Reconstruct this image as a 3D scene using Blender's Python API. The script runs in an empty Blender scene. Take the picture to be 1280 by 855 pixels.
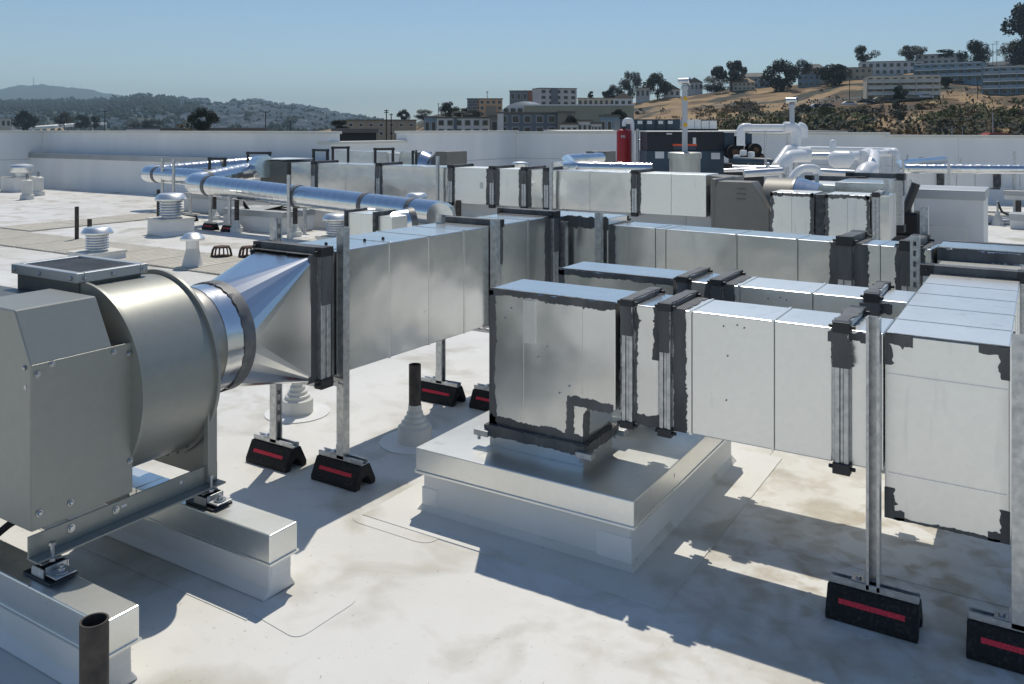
import bpy, math, random
from mathutils import Vector, Matrix
R = math.radians
sc = bpy.context.scene
col = sc.collection

# ---------------------------------------------------------------- camera, world, sun, exposure
cam_d = bpy.data.cameras.new("camera"); cam = bpy.data.objects.new("camera", cam_d); col.objects.link(cam)
YAW = math.atan(664 / 1071)
cam.location = (0, 0, 1.6)
cam.rotation_euler = (R(90), 0, YAW)
cam_d.sensor_width = 36; cam_d.lens = 36 * 1071 / 1280
cam_d.shift_y = -267.5 / 1280
cam_d.clip_start = 0.05; cam_d.clip_end = 40000
sc.camera = cam
SUN = Vector((-0.26, 0.50, 1.0)).normalized()          # towards the sun
w = bpy.data.worlds.new("World"); sc.world = w; w.use_nodes = True
nt = w.node_tree
sky = nt.nodes.new("ShaderNodeTexSky"); sky.sky_type = 'NISHITA'; sky.sun_disc = False
sky.sun_elevation = math.asin(SUN.z); sky.sun_rotation = math.atan2(SUN.x, SUN.y)
sky.air_density = 1.0; sky.dust_density = 0.0; sky.ozone_density = 4.0; sky.altitude = 30
nt.links.new(sky.outputs[0], nt.nodes["Background"].inputs[0])
nt.nodes["Background"].inputs[1].default_value = 0.080
sl = bpy.data.lights.new("sun", 'SUN'); so = bpy.data.objects.new("sun", sl); col.objects.link(so)
sl.energy = 2.85; sl.angle = R(0.5); sl.color = (1.0, 0.93, 0.81)
so.rotation_euler = (-SUN).to_track_quat('-Z', 'Y').to_euler(); so.location = (0, 0, 30)
sc.view_settings.view_transform = 'Standard'; sc.view_settings.look = 'None'
sc.view_settings.exposure = 0.22; sc.view_settings.gamma = 1.0

CY, SY = math.cos(YAW), math.sin(YAW)
def img_pt(b, e, d):
    """image pixel -> world coordinates: pixel column and row (1071 pixels = 45 deg), distance in metres"""
    k = (b - 640) / 1071
    return Vector(((CY * k - SY) * d, (SY * k + CY) * d, 1.6 - (e - 160) * d / 1071))
def gd(e, z=0.0): return 1071 * (1.6 - z) / (e - 160)      # distance at which height z falls on image pixel row e

# ---------------------------------------------------------------- materials
MATS = {}
def mat(name, c, rough=0.6, metal=0.0, var=0.12, scale=6.0, bump=0.0, bscale=20.0, c2=None, rvar=0.0, thr=None, coords='Object', spec=0.5, detail=4, stretch=None, extra=None):
    if name in MATS: return MATS[name]
    m = bpy.data.materials.new(name); m.use_nodes = True
    n, l = m.node_tree.nodes, m.node_tree.links
    p = n["Principled BSDF"]
    tc = n.new("ShaderNodeTexCoord"); out = tc.outputs[coords]
    if stretch:
        mp = n.new("ShaderNodeMapping"); mp.inputs['Scale'].default_value = stretch; l.new(out, mp.inputs[0]); out = mp.outputs[0]
    nz = n.new("ShaderNodeTexNoise"); nz.inputs['Scale'].default_value = scale; nz.inputs['Detail'].default_value = detail
    l.new(out, nz.inputs['Vector'])
    cr = n.new("ShaderNodeValToRGB")
    a = [max(0, x * (1 - var)) for x in c]; b = [min(1, x * (1 + var)) for x in c]
    if c2: a, b = list(c), list(c2)
    t0, t1 = thr or (0.3, 0.7)
    cr.color_ramp.elements[0].position = t0; cr.color_ramp.elements[1].position = t1
    cr.color_ramp.elements[0].color = a + [1]; cr.color_ramp.elements[1].color = b + [1]
    l.new(nz.outputs[0], cr.inputs[0]); l.new(cr.outputs[0], p.inputs['Base Color'])
    p.inputs['Roughness'].default_value = rough; p.inputs['Metallic'].default_value = metal
    p.inputs['Specular IOR Level'].default_value = spec
    if rvar:
        mr = n.new("ShaderNodeMapRange"); mr.inputs['To Min'].default_value = rough - rvar; mr.inputs['To Max'].default_value = rough + rvar
        n2 = n.new("ShaderNodeTexNoise"); n2.inputs['Scale'].default_value = scale * 0.6; n2.inputs['Detail'].default_value = 5
        l.new(out, n2.inputs['Vector']); l.new(n2.outputs[0], mr.inputs[0]); l.new(mr.outputs[0], p.inputs['Roughness'])
    if bump:
        nb = n.new("ShaderNodeTexNoise"); nb.inputs['Scale'].default_value = bscale; nb.inputs['Detail'].default_value = 3
        l.new(out, nb.inputs['Vector'])
        bp = n.new("ShaderNodeBump"); bp.inputs['Strength'].default_value = 1.0; bp.inputs['Distance'].default_value = bump
        l.new(nb.outputs[0], bp.inputs['Height']); l.new(bp.outputs[0], p.inputs['Normal'])
    if extra: extra(m, n, l, p, cr)
    MATS[name] = m
    return m

def blend(n, l, fac, a, b_col):
    mx = n.new("ShaderNodeMix"); mx.data_type = 'RGBA'
    l.new(fac, mx.inputs['Factor']); l.new(a, mx.inputs['A']); mx.inputs['B'].default_value = (*b_col, 1)
    return mx.outputs['Result']
def noise_mask(n, l, vec, scale, lo, hi, detail=5, dist=0.0):
    z = n.new("ShaderNodeTexNoise"); z.inputs['Scale'].default_value = scale; z.inputs['Detail'].default_value = detail; z.inputs['Distortion'].default_value = dist
    l.new(vec, z.inputs['Vector'])
    mr = n.new("ShaderNodeMapRange"); mr.inputs['From Min'].default_value = lo; mr.inputs['From Max'].default_value = hi
    l.new(z.outputs[0], mr.inputs[0]); return mr.outputs[0]

def roof_extra(m, n, l, p, cr):
    tc = n.new("ShaderNodeTexCoord"); v = tc.outputs['Object']
    c = cr.outputs[0]
    mp = n.new("ShaderNodeMapping"); mp.inputs['Rotation'].default_value = (0, 0, 0.5); mp.inputs['Scale'].default_value = (0.8, 1.25, 1); l.new(v, mp.inputs[0])
    def scaled(o, k):
        mm = n.new("ShaderNodeMath"); mm.operation = 'MULTIPLY'; mm.inputs[1].default_value = k; l.new(o, mm.inputs[0]); return mm.outputs[0]
    c = blend(n, l, scaled(noise_mask(n, l, v, .75, 0.46, 0.70, 9, .5), .5), c, (0.55, 0.51, 0.42))      # dried puddle silt
    c = blend(n, l, scaled(noise_mask(n, l, v, 2.2, 0.52, 0.66, 10, .5), .75), c, (0.43, 0.40, 0.32))       # smaller stains
    c = blend(n, l, scaled(noise_mask(n, l, mp.outputs[0], 3, 0.56, 0.72, 10, .5), .45), c, (0.38, 0.34, 0.26))   # streaks of silt
    c = blend(n, l, scaled(noise_mask(n, l, v, 60, 0.68, 0.76, 4, 1.0), .7), c, (0.20, 0.16, 0.11))       # leaf litter specks
    # silt left where water stands under the end of the collector duct
    sp = n.new("ShaderNodeVectorMath"); sp.operation = 'DISTANCE'; sp.inputs[1].default_value = (-.45, 3.35, 0); l.new(v, sp.inputs[0])
    mr = n.new("ShaderNodeMapRange"); mr.inputs['From Min'].default_value = 1.5; mr.inputs['From Max'].default_value = .3; l.new(sp.outputs['Value'], mr.inputs[0])
    mm = n.new("ShaderNodeMath"); mm.operation = 'MULTIPLY'; l.new(mr.outputs[0], mm.inputs[0]); l.new(noise_mask(n, l, v, 9, .46, .66, 10, .5), mm.inputs[1])
    c = blend(n, l, scaled(mm.outputs[0], .8), c, (0.40, 0.34, 0.24))
    l.new(c, p.inputs['Base Color'])
M_roof = mat('roof_membrane', (0.67, 0.66, 0.625), 0.55, 0, c2=(0.77, 0.77, 0.74), scale=0.9, detail=8, bump=0.014, bscale=4, extra=roof_extra)
M_memb = mat('white_membrane', (0.72, 0.72, 0.69), 0.5, 0, c2=(0.78, 0.78, 0.77), scale=3, detail=6, bump=0.004, bscale=7)
M_patch = mat('patch_membrane', (0.74, 0.74, 0.72), 0.5, 0, c2=(0.84, 0.84, 0.83), scale=4, bump=0.003, bscale=8)
def galv_extra(m, n, l, p, cr):
    tc = n.new("ShaderNodeTexCoord"); v = tc.outputs['Object']
    vo = n.new("ShaderNodeTexVoronoi"); vo.inputs['Scale'].default_value = 45; l.new(v, vo.inputs['Vector'])
    mr = n.new("ShaderNodeMapRange"); mr.inputs['To Min'].default_value = .975; mr.inputs['To Max'].default_value = 1.02; l.new(vo.outputs['Color'], mr.inputs[0])
    mu = n.new("ShaderNodeMix"); mu.data_type = 'RGBA'; mu.blend_type = 'MULTIPLY'; mu.inputs['Factor'].default_value = 1
    l.new(cr.outputs[0], mu.inputs['A']); l.new(mr.outputs[0], mu.inputs['B'])
    c = mu.outputs['Result']
    mp = n.new("ShaderNodeMapping"); mp.inputs['Scale'].default_value = (1, 1, .12); l.new(v, mp.inputs[0])
    c2 = blend(n, l, noise_mask(n, l, mp.outputs[0], 16, 0.62, 0.95, 5), c, (.50, .51, .51))           # faint run marks
    c2 = blend(n, l, noise_mask(n, l, v, 30, 0.74, 0.80, 3), c2, (.33, .34, .34))                   # scuffs
    l.new(c2, p.inputs['Base Color'])
M_galv = mat('galvanised_sheet', (0.74, 0.755, 0.74), 0.24, 0.97, c2=(0.78, 0.79, 0.775), scale=1.2, rvar=.06, bump=0.034, bscale=1.2, extra=galv_extra)
M_galvm = mat('weathered_sheet', (0.84, 0.85, 0.82), 0.34, 0.95, c2=(0.88, 0.89, 0.86), scale=1.2, rvar=.06, bump=0.017, bscale=1.2, extra=galv_extra)
M_strut = mat('strut_steel', (0.42, 0.44, 0.45), 0.42, 0.9, c2=(0.66, 0.67, 0.67), scale=40, rvar=.06)
M_spiral = mat('bright_spiral_sheet', (0.78, 0.80, 0.81), 0.20, 1.0, var=.06, scale=12, rvar=.03)
M_bright = mat('bright_collar_sheet', (0.78, 0.79, 0.80), 0.20, 1.0, var=.05, scale=9, rvar=.03, bump=.003, bscale=9)
M_fan = mat('grey_fan_paint', (0.325, 0.332, 0.300), 0.40, 0.38, var=.03, scale=30, rvar=.02, bump=.002, bscale=2)
M_fand = mat('dark_fan_paint', (0.15, 0.155, 0.145), 0.4, 0.3, var=.08, scale=30)
M_fanb = mat('far_fan_paint', (0.20, 0.195, 0.175), 0.5, 0.1, var=.06, scale=10)
M_seal = mat('duct_sealant', (0.055, 0.06, 0.064), 0.5, 0, c2=(0.15, 0.15, 0.148), scale=9, detail=8, bump=0.006, bscale=42, stretch=(1, 1, .25))
M_flange = mat('smeared_flange', (0.05, 0.055, 0.06), 0.5, 0.15, c2=(0.13, 0.14, 0.15), thr=(0.50, 0.66), scale=16, detail=6, bump=.003, bscale=60)
M_rub = mat('black_rubber', (0.010, 0.010, 0.010), 0.8, 0, c2=(0.045, 0.043, 0.04), thr=(.5, .75), scale=90, bump=.002, bscale=200)
M_red = mat('red_reflective', (0.42, 0.012, 0.03), 0.4, 0, c2=(0.85, 0.03, 0.06), scale=220, thr=(.35, .6))
M_bolt = mat('zinc_bolt', (0.50, 0.51, 0.52), 0.3, 1.0)
M_cap = mat('dull_cap_sheet', (0.40, 0.42, 0.43), 0.45, 0.7, c2=(0.50, 0.52, 0.53), scale=1.5)
M_band = mat('dull_band', (0.30, 0.30, 0.28), 0.4, .8, c2=(0.42, 0.41, 0.38), scale=9)
M_seal2 = mat('grey_sealant', (0.12, 0.125, 0.13), 0.5, 0.2, c2=(0.2, 0.2, 0.2), scale=20)
M_dark = mat('dark_steel', (0.05, 0.052, 0.055), 0.5, 0.5)
M_black = mat('black_parts_and_shade', (0.012, 0.013, 0.014), 0.9, 0)
M_rust = mat('rusty_iron', (0.055, 0.035, 0.025), 0.8, 0.1, c2=(0.14, 0.08, 0.05), scale=30, bump=.002, bscale=60)
M_pipeb = mat('brown_pipe', (0.035, 0.032, 0.03), 0.7, 0.1, c2=(0.09, 0.075, 0.065), scale=25, bump=.001, bscale=90)
M_boot = mat('cream_boot', (0.62, 0.62, 0.57), 0.55, 0, c2=(0.72, 0.72, 0.68), scale=9)
M_white = mat('white_wall_paint', (0.76, 0.775, 0.775), 0.6, 0, c2=(0.85, 0.86, 0.85), scale=1.6, detail=8, stretch=(1, 1, .18))
M_cream = mat('cream_coping', (0.70, 0.69, 0.62), 0.6, 0, var=.05, scale=3)
M_wpipe = mat('white_pipe_jacket', (0.80, 0.82, 0.83), 0.35, 0.0, c2=(0.86, 0.87, 0.88), scale=6)
M_drum = mat('weathered_drum', (0.42, 0.42, 0.38), 0.45, .85, c2=(0.58, 0.58, 0.54), scale=6, stretch=(1, 1, .2))
M_flue = mat('grey_flue_paint', (0.50, 0.53, 0.55), 0.45, .2, var=.05, scale=5)
M_alum = mat('aluminium_jacket', (0.68, 0.69, 0.70), 0.3, .9, var=.06, scale=9)
M_pad = mat('tan_walkway', (0.50, 0.47, 0.40), 0.8, 0, c2=(0.60, 0.57, 0.49), scale=5, detail=6)
M_chill = mat('navy_cabinet', (0.010, 0.014, 0.024), 0.45, 0.1, var=.2, scale=3)
M_chillb = mat('blue_cabinet', (0.035, 0.065, 0.095), 0.5, 0.1, var=.15, scale=3)
M_tank = mat('red_tank_paint', (0.34, 0.015, 0.02), 0.45, 0, var=.1, scale=4)
M_orange = mat('orange_print', (0.75, 0.10, 0.03), 0.5)
M_yellow = mat('yellow_print', (0.75, 0.42, 0.02), 0.5)
M_label = mat('pale_label', (0.65, 0.67, 0.68), 0.5)

# ---------------------------------------------------------------- mesh builder
ORG = {}
def tag(o, label=None, cat=None, group=None, kind=None):
    if label: o['label'] = label
    if cat: o['category'] = cat
    if group: o['group'] = group
    if kind: o['kind'] = kind
    return o
def thing(name, label, cat, loc=(0, 0, 0), rz=0.0, group=None):
    o = bpy.data.objects.new(name, None); col.objects.link(o)
    o.empty_display_size = .1; o.location = loc; o.rotation_euler = (0, 0, rz)
    ORG[o.name] = Vector(loc)
    return tag(o, label, cat, group)
def link(name, me, parent=None, org=None):
    o = bpy.data.objects.new(name, me); col.objects.link(o)
    if parent: o.parent = parent
    return o
def copy_tree(o, parent=None):
    c = o.copy(); col.objects.link(c)
    if parent: c.parent = parent
    for ch in o.children: copy_tree(ch, c)
    return c
def place(o, loc, rz=None, label=None, s=None):
    o.location = loc
    if rz is not None: o.rotation_euler[2] = rz
    if label: o['label'] = label
    if s: o.scale = (s, s, s) if not hasattr(s, '__len__') else s
    return o

class MB:
    def __init__(s): s.v = []; s.f = []; s.cuts = []
    def split(s, name, m, parent):
        """every strip added since the start becomes an object of its own"""
        c = s.cuts + [(len(s.v), len(s.f))]
        for (v0, f0), (v1, f1) in zip(c, c[1:]):
            q = MB(); q.v = s.v[v0:v1]; q.f = [tuple(i - v0 for i in f) for f in s.f[f0:f1]]; q.build(name, m, parent)
    def add(s, vs, fs):
        b = len(s.v); s.v += [tuple(x) for x in vs]; s.f += [tuple(i + b for i in f) for f in fs]; return s
    def box(s, x0, x1, y0, y1, z0, z1, m=None):
        vs = [Vector((x, y, z)) for z in (z0, z1) for y in (y0, y1) for x in (x0, x1)]
        if m: vs = [m @ v for v in vs]
        return s.add(vs, [(0, 2, 3, 1), (4, 5, 7, 6), (0, 1, 5, 4), (2, 6, 7, 3), (0, 4, 6, 2), (1, 3, 7, 5)])
    def prism(s, poly, fn, a, b):
        """poly: 2-d points (counter-clockwise as seen from the b end); fn(u, v, t) -> 3-d point"""
        n = len(poly)
        vs = [fn(u, v, a) for u, v in poly] + [fn(u, v, b) for u, v in poly]
        fs = [tuple(range(n))[::-1], tuple(range(n, 2 * n))] + [(i, (i + 1) % n, n + (i + 1) % n, n + i) for i in range(n)]
        return s.add(vs, fs)
    def lathe(s, prof, n=24, o=(0, 0, 0), ax='z', cap0=True, cap1=True):
        o = Vector(o); vs = []; fs = []
        for r, h in prof:
            for i in range(n):
                a = 2 * math.pi * i / n; c, q = r * math.cos(a), r * math.sin(a)
                vs.append(o + (Vector((c, q, h)) if ax == 'z' else Vector((q, h, c)) if ax == 'y' else Vector((h, c, q))))
        for k in range(len(prof) - 1):
            for i in range(n):
                j = (i + 1) % n
                fs.append((k * n + i, k * n + j, (k + 1) * n + j, (k + 1) * n + i))
        if cap0: fs.append(tuple(range(n))[::-1])
        if cap1: fs.append(tuple(range((len(prof) - 1) * n, len(prof) * n)))
        return s.add(vs, fs)
    def tube(s, path, r, n=12, caps=True):
        P = [Vector(p) for p in path]; m = len(P)
        rr = r if hasattr(r, '__len__') else [r] * m
        vs = []; fs = []; up = None
        for i in range(m):
            t = (P[min(i + 1, m - 1)] - P[max(i - 1, 0)]).normalized()
            if up is None:
                up = Vector((0, 0, 1)) if abs(t.z) < .95 else Vector((1, 0, 0))
            u = t.cross(up).normalized(); up = u.cross(t).normalized()
            for k in range(n):
                a = 2 * math.pi * k / n
                vs.append(P[i] + (u * math.cos(a) + up * math.sin(a)) * rr[i])
        for i in range(m - 1):
            for k in range(n):
                j = (k + 1) % n
                fs.append((i * n + k, i * n + j, (i + 1) * n + j, (i + 1) * n + k))
        if caps: fs += [tuple(range(n))[::-1], tuple(range((m - 1) * n, m * n))]
        return s.add(vs, fs)
    def build(s, name, m, parent=None, smooth=None, bevel=0.0, seg=2, label=None):
        me = bpy.data.meshes.new(name)
        org = Vector((0, 0, 0))
        root = parent
        while root is not None and root.name not in ORG: root = root.parent
        if root is not None: org = ORG[root.name]
        me.from_pydata([tuple(Vector(v) - org) for v in s.v], [], s.f); me.update()
        if smooth is not None:
            me.shade_smooth(); me.set_sharp_from_angle(angle=R(smooth))
        me.materials.append(m)
        o = link(name, me, parent)
        if bevel:
            b = o.modifiers.new("bevel", 'BEVEL'); b.width = bevel; b.segments = seg; b.limit_method = 'ANGLE'; b.angle_limit = R(40)
        if label: o['label'] = label
        return o
def box(name, m, parent, x0, x1, y0, y1, z0, z1, bevel=0.0, **k): return MB().box(x0, x1, y0, y1, z0, z1).build(name, m, parent, bevel=bevel, **k)
def xy(u, v, t): return (u, v, t)        # extrude a plan
def xz(u, v, t): return (u, t, v)        # extrude along y
def yz(u, v, t): return (t, u, v)        # extrude along x
def fillet(pts, rad, k=8):
    P = [Vector(p) for p in pts]; out = [P[0]]
    rads = rad if hasattr(rad, '__len__') else [rad] * len(P)
    for i in range(1, len(P) - 1):
        a = (P[i - 1] - P[i]).normalized(); b = (P[i + 1] - P[i]).normalized(); q = rads[i]
        ang = a.angle(b); d = min(q / math.tan(ang / 2), (P[i - 1] - P[i]).length * .49, (P[i + 1] - P[i]).length * .49) if ang > .05 else 0
        p0, p1 = P[i] + a * d, P[i] + b * d
        for j in range(k + 1):
            t = j / k; out.append(p0 * (1 - t) ** 2 + P[i] * 2 * t * (1 - t) + p1 * t * t)
    out.append(P[-1]); return out
def resample(path, step):
    out = [path[0]]
    for a, b in zip(path, path[1:]):
        L = (b - a).length; m = max(1, int(L / step))
        for i in range(1, m + 1): out.append(a + (b - a) * (i / m))
    return out
def rag(mb, o, u, v, n, L, W, amp=.012, seed=0, step=.0065, t=.003, both=True):
    """a smeared strip of sealant: ragged long edges, a few mm thick, lying on a face (u along, v across, n outward)"""
    mb.cuts.append((len(mb.v), len(mb.f)))
    rnd = random.Random(seed); o, u, v, n = Vector(o), Vector(u), Vector(v), Vector(n)
    m = max(3, int(L / step)); a = b = 0.0; base = len(mb.v); vs = []; fs = []
    for i in range(m + 1):
        a += rnd.uniform(-.22, .22) * amp - a * .12; b += rnd.uniform(-.24, .24) * amp - b * .12
        p = o + u * (L * i / m)
        e0 = p + v * (a + rnd.uniform(-.1, .1) * amp if both else 0); e1 = p + v * (W + b + rnd.uniform(-.13, .13) * amp + (amp * .6 if rnd.random() < .03 else 0))
        vs += [e0, e0 + n * t, e1 + n * t, e1]
    for i in range(m):
        k = 4 * i
        for q in range(3): fs.append((k + q, k + q + 1, k + q + 5, k + q + 4))
    fs += [(0, 1, 2, 3), (4 * m + 3, 4 * m + 2, 4 * m + 1, 4 * m)]
    mb.add(vs, fs)
X, Y, Z = Vector((1, 0, 0)), Vector((0, 1, 0)), Vector((0, 0, 1))

# ---------------------------------------------------------------- roof and parapets
PW = -12.8; PY = 13.35; PY2 = 20.9; PY3 = 26.5
roof_poly = [(-23.8, -30), (30, -30), (30, PY3 + .2), (1.3, PY3 + .2), (1.3, PY2 + .2), (PW - .2, PY2 + .2), (PW - .2, PY + .2), (-23.8, PY + .2)]
me = bpy.data.meshes.new('roof_deck'); 
me.from_pydata([(x, y, 0) for x, y in roof_poly] + [(x, y, -.6) for x, y in roof_poly], [], [tuple(range(8))] + [(i, i + 8, (i + 1) % 8 + 8, (i + 1) % 8) for i in range(8)]); me.materials.append(M_roof)
roof = tag(link('roof_deck', me), kind='structure')
def lap(pts, wd=.016, h=.0022, name='membrane_seam', m=M_roof):
    mb = MB()
    for (x0, y0), (x1, y1) in zip(pts, pts[1:]):
        d = Vector((x1 - x0, y1 - y0, 0)); nn = Vector((-d.y, d.x, 0)).normalized() * wd
        mb.add([(x0, y0, .0005), (x1, y1, .0005), (x1 + nn.x, y1 + nn.y, .0005), (x0 + nn.x, y0 + nn.y, .0005), (x0, y0, h), (x1, y1, h), (x1 + nn.x, y1 + nn.y, h), (x0 + nn.x, y0 + nn.y, h)],
               [(4, 5, 6, 7), (0, 1, 5, 4), (1, 2, 6, 5), (2, 3, 7, 6), (3, 0, 4, 7)])
    return mb.build(name, m, roof)
for pts in ([(-9, 1.91), (-2.2, 1.91)], [(-1.135, 2.9), (-1.135, 9)], [(-23, 5.2), (-4, 5.2)], [(-6.5, 5.2), (-6.5, -6)],
            [(-23, 9.6), (-14.6, 9.6)], [(-4.3, 5.2), (-4.3, 10)], [(.9, 3.1), (.9, 20)], [(4.2, 0), (4.2, 24)], [(-2.2, 1.2), (3, 1.2)]):
    lap(pts)
def patch(pts, h=.0014, m=M_roof):
    n = len(pts); cx = sum(p[0] for p in pts) / n; cy = sum(p[1] for p in pts) / n
    P = [Vector((x, y)) for x, y in pts]; out = []
    for i in range(n):
        a, b, c = P[i - 1], P[i], P[(i + 1) % n]
        for k in range(6):
            t = k / 5; q = b + (a - b) * .18; r_ = b + (c - b) * .18
            s_ = q * (1 - t) ** 2 + b * 2 * t * (1 - t) + r_ * t * t; out.append((s_.x, s_.y))
    MB().prism(out, xy, .0006, h).build('membrane_patch', m, roof)
patch([(-1.98, 1.42), (-1.72, 1.36), (-1.66, 1.55), (-1.9, 1.63)], .0025, M_patch)
patch([(-2.25, 1.95), (-1.98, 1.92), (-1.97, 2.2), (-2.2, 2.24)], .002)
patch([(-2.42, 2.62), (-2.0, 2.62), (-2.0, 2.95), (-2.42, 2.95)], .0018)
patch([(-.7, 3.3), (.4, 3.3), (.4, 4.0), (-.7, 4.0)], .0016)

def wall(name, label, p0, p1, t, zt, shelf=None, coping=.05, m=M_white, joints=0):
    p0, p1 = Vector((*p0, 0)), Vector((*p1, 0)); d = (p1 - p0); L = d.length; d.normalize(); nn = Vector((-d.y, d.x, 0))
    o = thing(name, label, 'wall', p0); mt = Matrix((( d.x, nn.x, 0, p0.x), (d.y, nn.y, 0, p0.y), (0, 0, 1, 0), (0, 0, 0, 1)))
    n = max(1, joints)
    for i in range(n):
        MB().box(L * i / n + .001, L * (i + 1) / n - .001, 0, t, -.05, zt - .045, mt).build('wall_panel', m, o, bevel=.002)
    nc = max(1, round(L / 3))
    for i in range(nc): MB().box(L * i / nc - .02 + .022 * (i > 0), L * (i + 1) / nc + .02 * (i == nc - 1), -.05, t + .05, zt - .055, zt, mt).build('coping', M_cream, o, bevel=.006)
    MB().box(0, L, -.006, .0, .74, .752, mt).build('reglet_strip', M_strut, o)
    if shelf:
        MB().box(0, L, -.35, -.005, -.03, shelf - .12, mt).build('lower_wall', m, o)
        MB().box(-.1, L + .1, -.40, -.003, shelf - .13, shelf, mt).build('ledge_flashing', M_cap, o, bevel=.01)
    return o
wall('parapet_wall', 'white parapet wall with a grey metal ledge along its lower half', (-23.6, PY), (PW, PY), .3, 1.53, shelf=.92, joints=6)
wall('parapet_wall', 'white parapet wall running along the roof edge beside the ledged wall', (-23.6, -2), (-23.6, PY), .3, 1.53, joints=8)
wall('parapet_wall', 'low cream-topped parapet stretch in the gap between two taller walls', (PW, PY), (PW, 15.9), .3, 1.31)
wall('parapet_wall', 'tall white parapet that turns the inner roof corner behind the vents', (PW, 15.9), (PW, PY2), .3, 1.53, joints=3)
wall('parapet_wall', 'long white parapet behind the red tank and navy chiller', (PW, PY2), (-3.0, PY2), .3, 1.5, joints=5)
wall('parapet_wall', 'white parapet stretch behind the white pipe bridge', (-3.0, PY2), (1.3, PY2), .3, 1.445, joints=3)
wall('parapet_wall', 'low white parapet below the road with the red car', (1.3, PY3), (7.6, PY3), .3, 1.14, joints=3)
wall('parapet_wall', 'slightly taller white parapet end above the low stretch', (7.6, PY3), (16, PY3), .3, 1.28, joints=4)

# ---------------------------------------------------------------- duct parts
_seed = [1]
def ns(): _seed[0] += 1; return _seed[0]
def duct_section(root, axis, a0, a1, b0, b1, z0, z1, m=M_galv, rib=True):
    mb = MB()
    if axis == 'x': mb.box(a0, a1, b0, b1, z0, z1)
    else: mb.box(b0, b1, a0, a1, z0, z1)
    o = mb.build('duct_section', m, root, bevel=.004)
    if rib:                                                        # drive cleat round the end of the sheet
        r = MB(); e = .0025; h = .009
        for (p0, p1, q0, q1) in ((b0 - e, b1 + e, z1, z1 + e), (b0 - e, b1 + e, z0 - e, z0), (b0 - e, b0, z0, z1), (b1, b1 + e, z0, z1)):
            if axis == 'x': r.box(a1 - h, a1, p0, p1, q0, q1)
            else: r.box(p0, p1, a1 - h, a1, q0, q1)
        r.build('drive_cleat', m, o)
    return o
def duct_run(root, axis, cuts, b0, b1, z0, z1, m=M_galv):
    for i, (p, q) in enumerate(zip(cuts, cuts[1:])):
        duct_section(root, axis, p + .0005, q - .0005, b0, b1, z0, z1, m, i < len(cuts) - 2)
def flange(root, axis, a, b0, b1, z0, z1, w=.026, t=.052, m=M_flange, smear=.05, sides='tf', ears=True, cover=.45):
    """a bolted joint: two angle rings, corner pieces with bolts, sealant smeared over it"""
    mb = MB()
    def bx(p0, p1, q0, q1, r0, r1, mm=None):
        if axis == 'x': (mm or mb).box(p0, p1, q0, q1, r0, r1)
        else: (mm or mb).box(q0, q1, p0, p1, r0, r1)
    for (s0, s1) in ((-t / 2, -.006), (.006, t / 2)):
        bx(a + s0, a + s1, b0 - w, b1 + w, z1 + .0005, z1 + w); bx(a + s0, a + s1, b0 - w, b1 + w, z0 - w, z0 - .0005)
        bx(a + s0, a + s1, b0 - w, b0 - .0005, z0, z1); bx(a + s0, a + s1, b1 + .0005, b1 + w, z0, z1)
    g = w * .8
    bx(a - .0055, a + .0055, b0 - g, b1 + g, z1 + .001, z1 + g); bx(a - .0055, a + .0055, b0 - g, b1 + g, z0 - g, z0 - .001); bx(a - .0055, a + .0055, b0 - g, b0, z0, z1); bx(a - .0055, a + .0055, b1, b1 + g, z0, z1)
    bx(a - t / 2 - .014, a + t / 2 + .014, b0 + .002, b1 - .002, z0 + .002, z1 - .002)  # unseen solid core, added so sun does not leak through the joint
    o = mb.build('flange', M_strut if m is M_flange else m, root, bevel=.003)
    if m is M_flange:                                                # sealant trowelled over the ring itself
        g = MB(); q = Y if axis == 'x' else X; u = X if axis == 'x' else Y
        def pf(aa, bb, zz): return (aa, bb, zz) if axis == 'x' else (bb, aa, zz)
        rag(g, pf(a - t / 2 - .001, b0 - w, z1 + w + .0004), q, u, Z, b1 - b0 + 2 * w, t, .006, ns()); rag(g, pf(a - t / 2 - .001, b0 - w - .0004, z1 + w), -Z, u, -q, (z1 - z0) * cover, t, .006, ns(), t=.004)
        rag(g, pf(a - t / 2 - .001, b1 + w + .0004, z1 + w), -Z, u, q, (z1 - z0) * cover, t, .006, ns(), t=.004); rag(g, pf(a - t / 2 - .0004, b0 - w, z1 + w), q, -Z, -u, b1 - b0 + 2 * w, w * .9, .005, ns()); rag(g, pf(a + t / 2 + .0004, b0 - w, z1 + w), q, -Z, u, b1 - b0 + 2 * w, w * .9, .005, ns())
        g.split('sealant', M_seal, o)
    if ears:
        for bb in (b0 - w * .5, b1 + w * .5):
            for zz in (z0 - w * .4, z1 + w * .4):
                e = MB()
                bx(a - t * .62, a + t * .62, bb - w * .8, bb + w * .8, zz - w * .75, zz + w * .75, e)
                ax = 'x' if axis == 'x' else 'y'
                c = (a, bb, zz) if axis == 'x' else (bb, a, zz)
                e.lathe([(.007, -t * .95), (.007, t * .95)], 8, c, ax)
                e.build('corner_bolt', M_dark, o, bevel=.002)
    if smear:
        s = MB(); u = X if axis == 'x' else Y; q = Y if axis == 'x' else X
        def pt(aa, bb, zz): return (aa, bb, zz) if axis == 'x' else (bb, aa, zz)
        for sg in (-1, 1):
            e0 = a + sg * t / 2
            if 't' in sides: rag(s, pt(e0, b0, z1), q, u * sg, Z, b1 - b0, smear * random.uniform(.5, 1), .014, ns())
            if 'f' in sides: rag(s, pt(e0, b0, z0), Z, u * sg, -q, z1 - z0, smear * random.uniform(.6, 1.1), .016, ns())
            if 'b' in sides: rag(s, pt(e0, b1, z0), Z, u * sg, q, z1 - z0, smear * random.uniform(.6, 1.1), .016, ns())
        s.split('sealant', M_seal, o)
    return o
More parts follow.
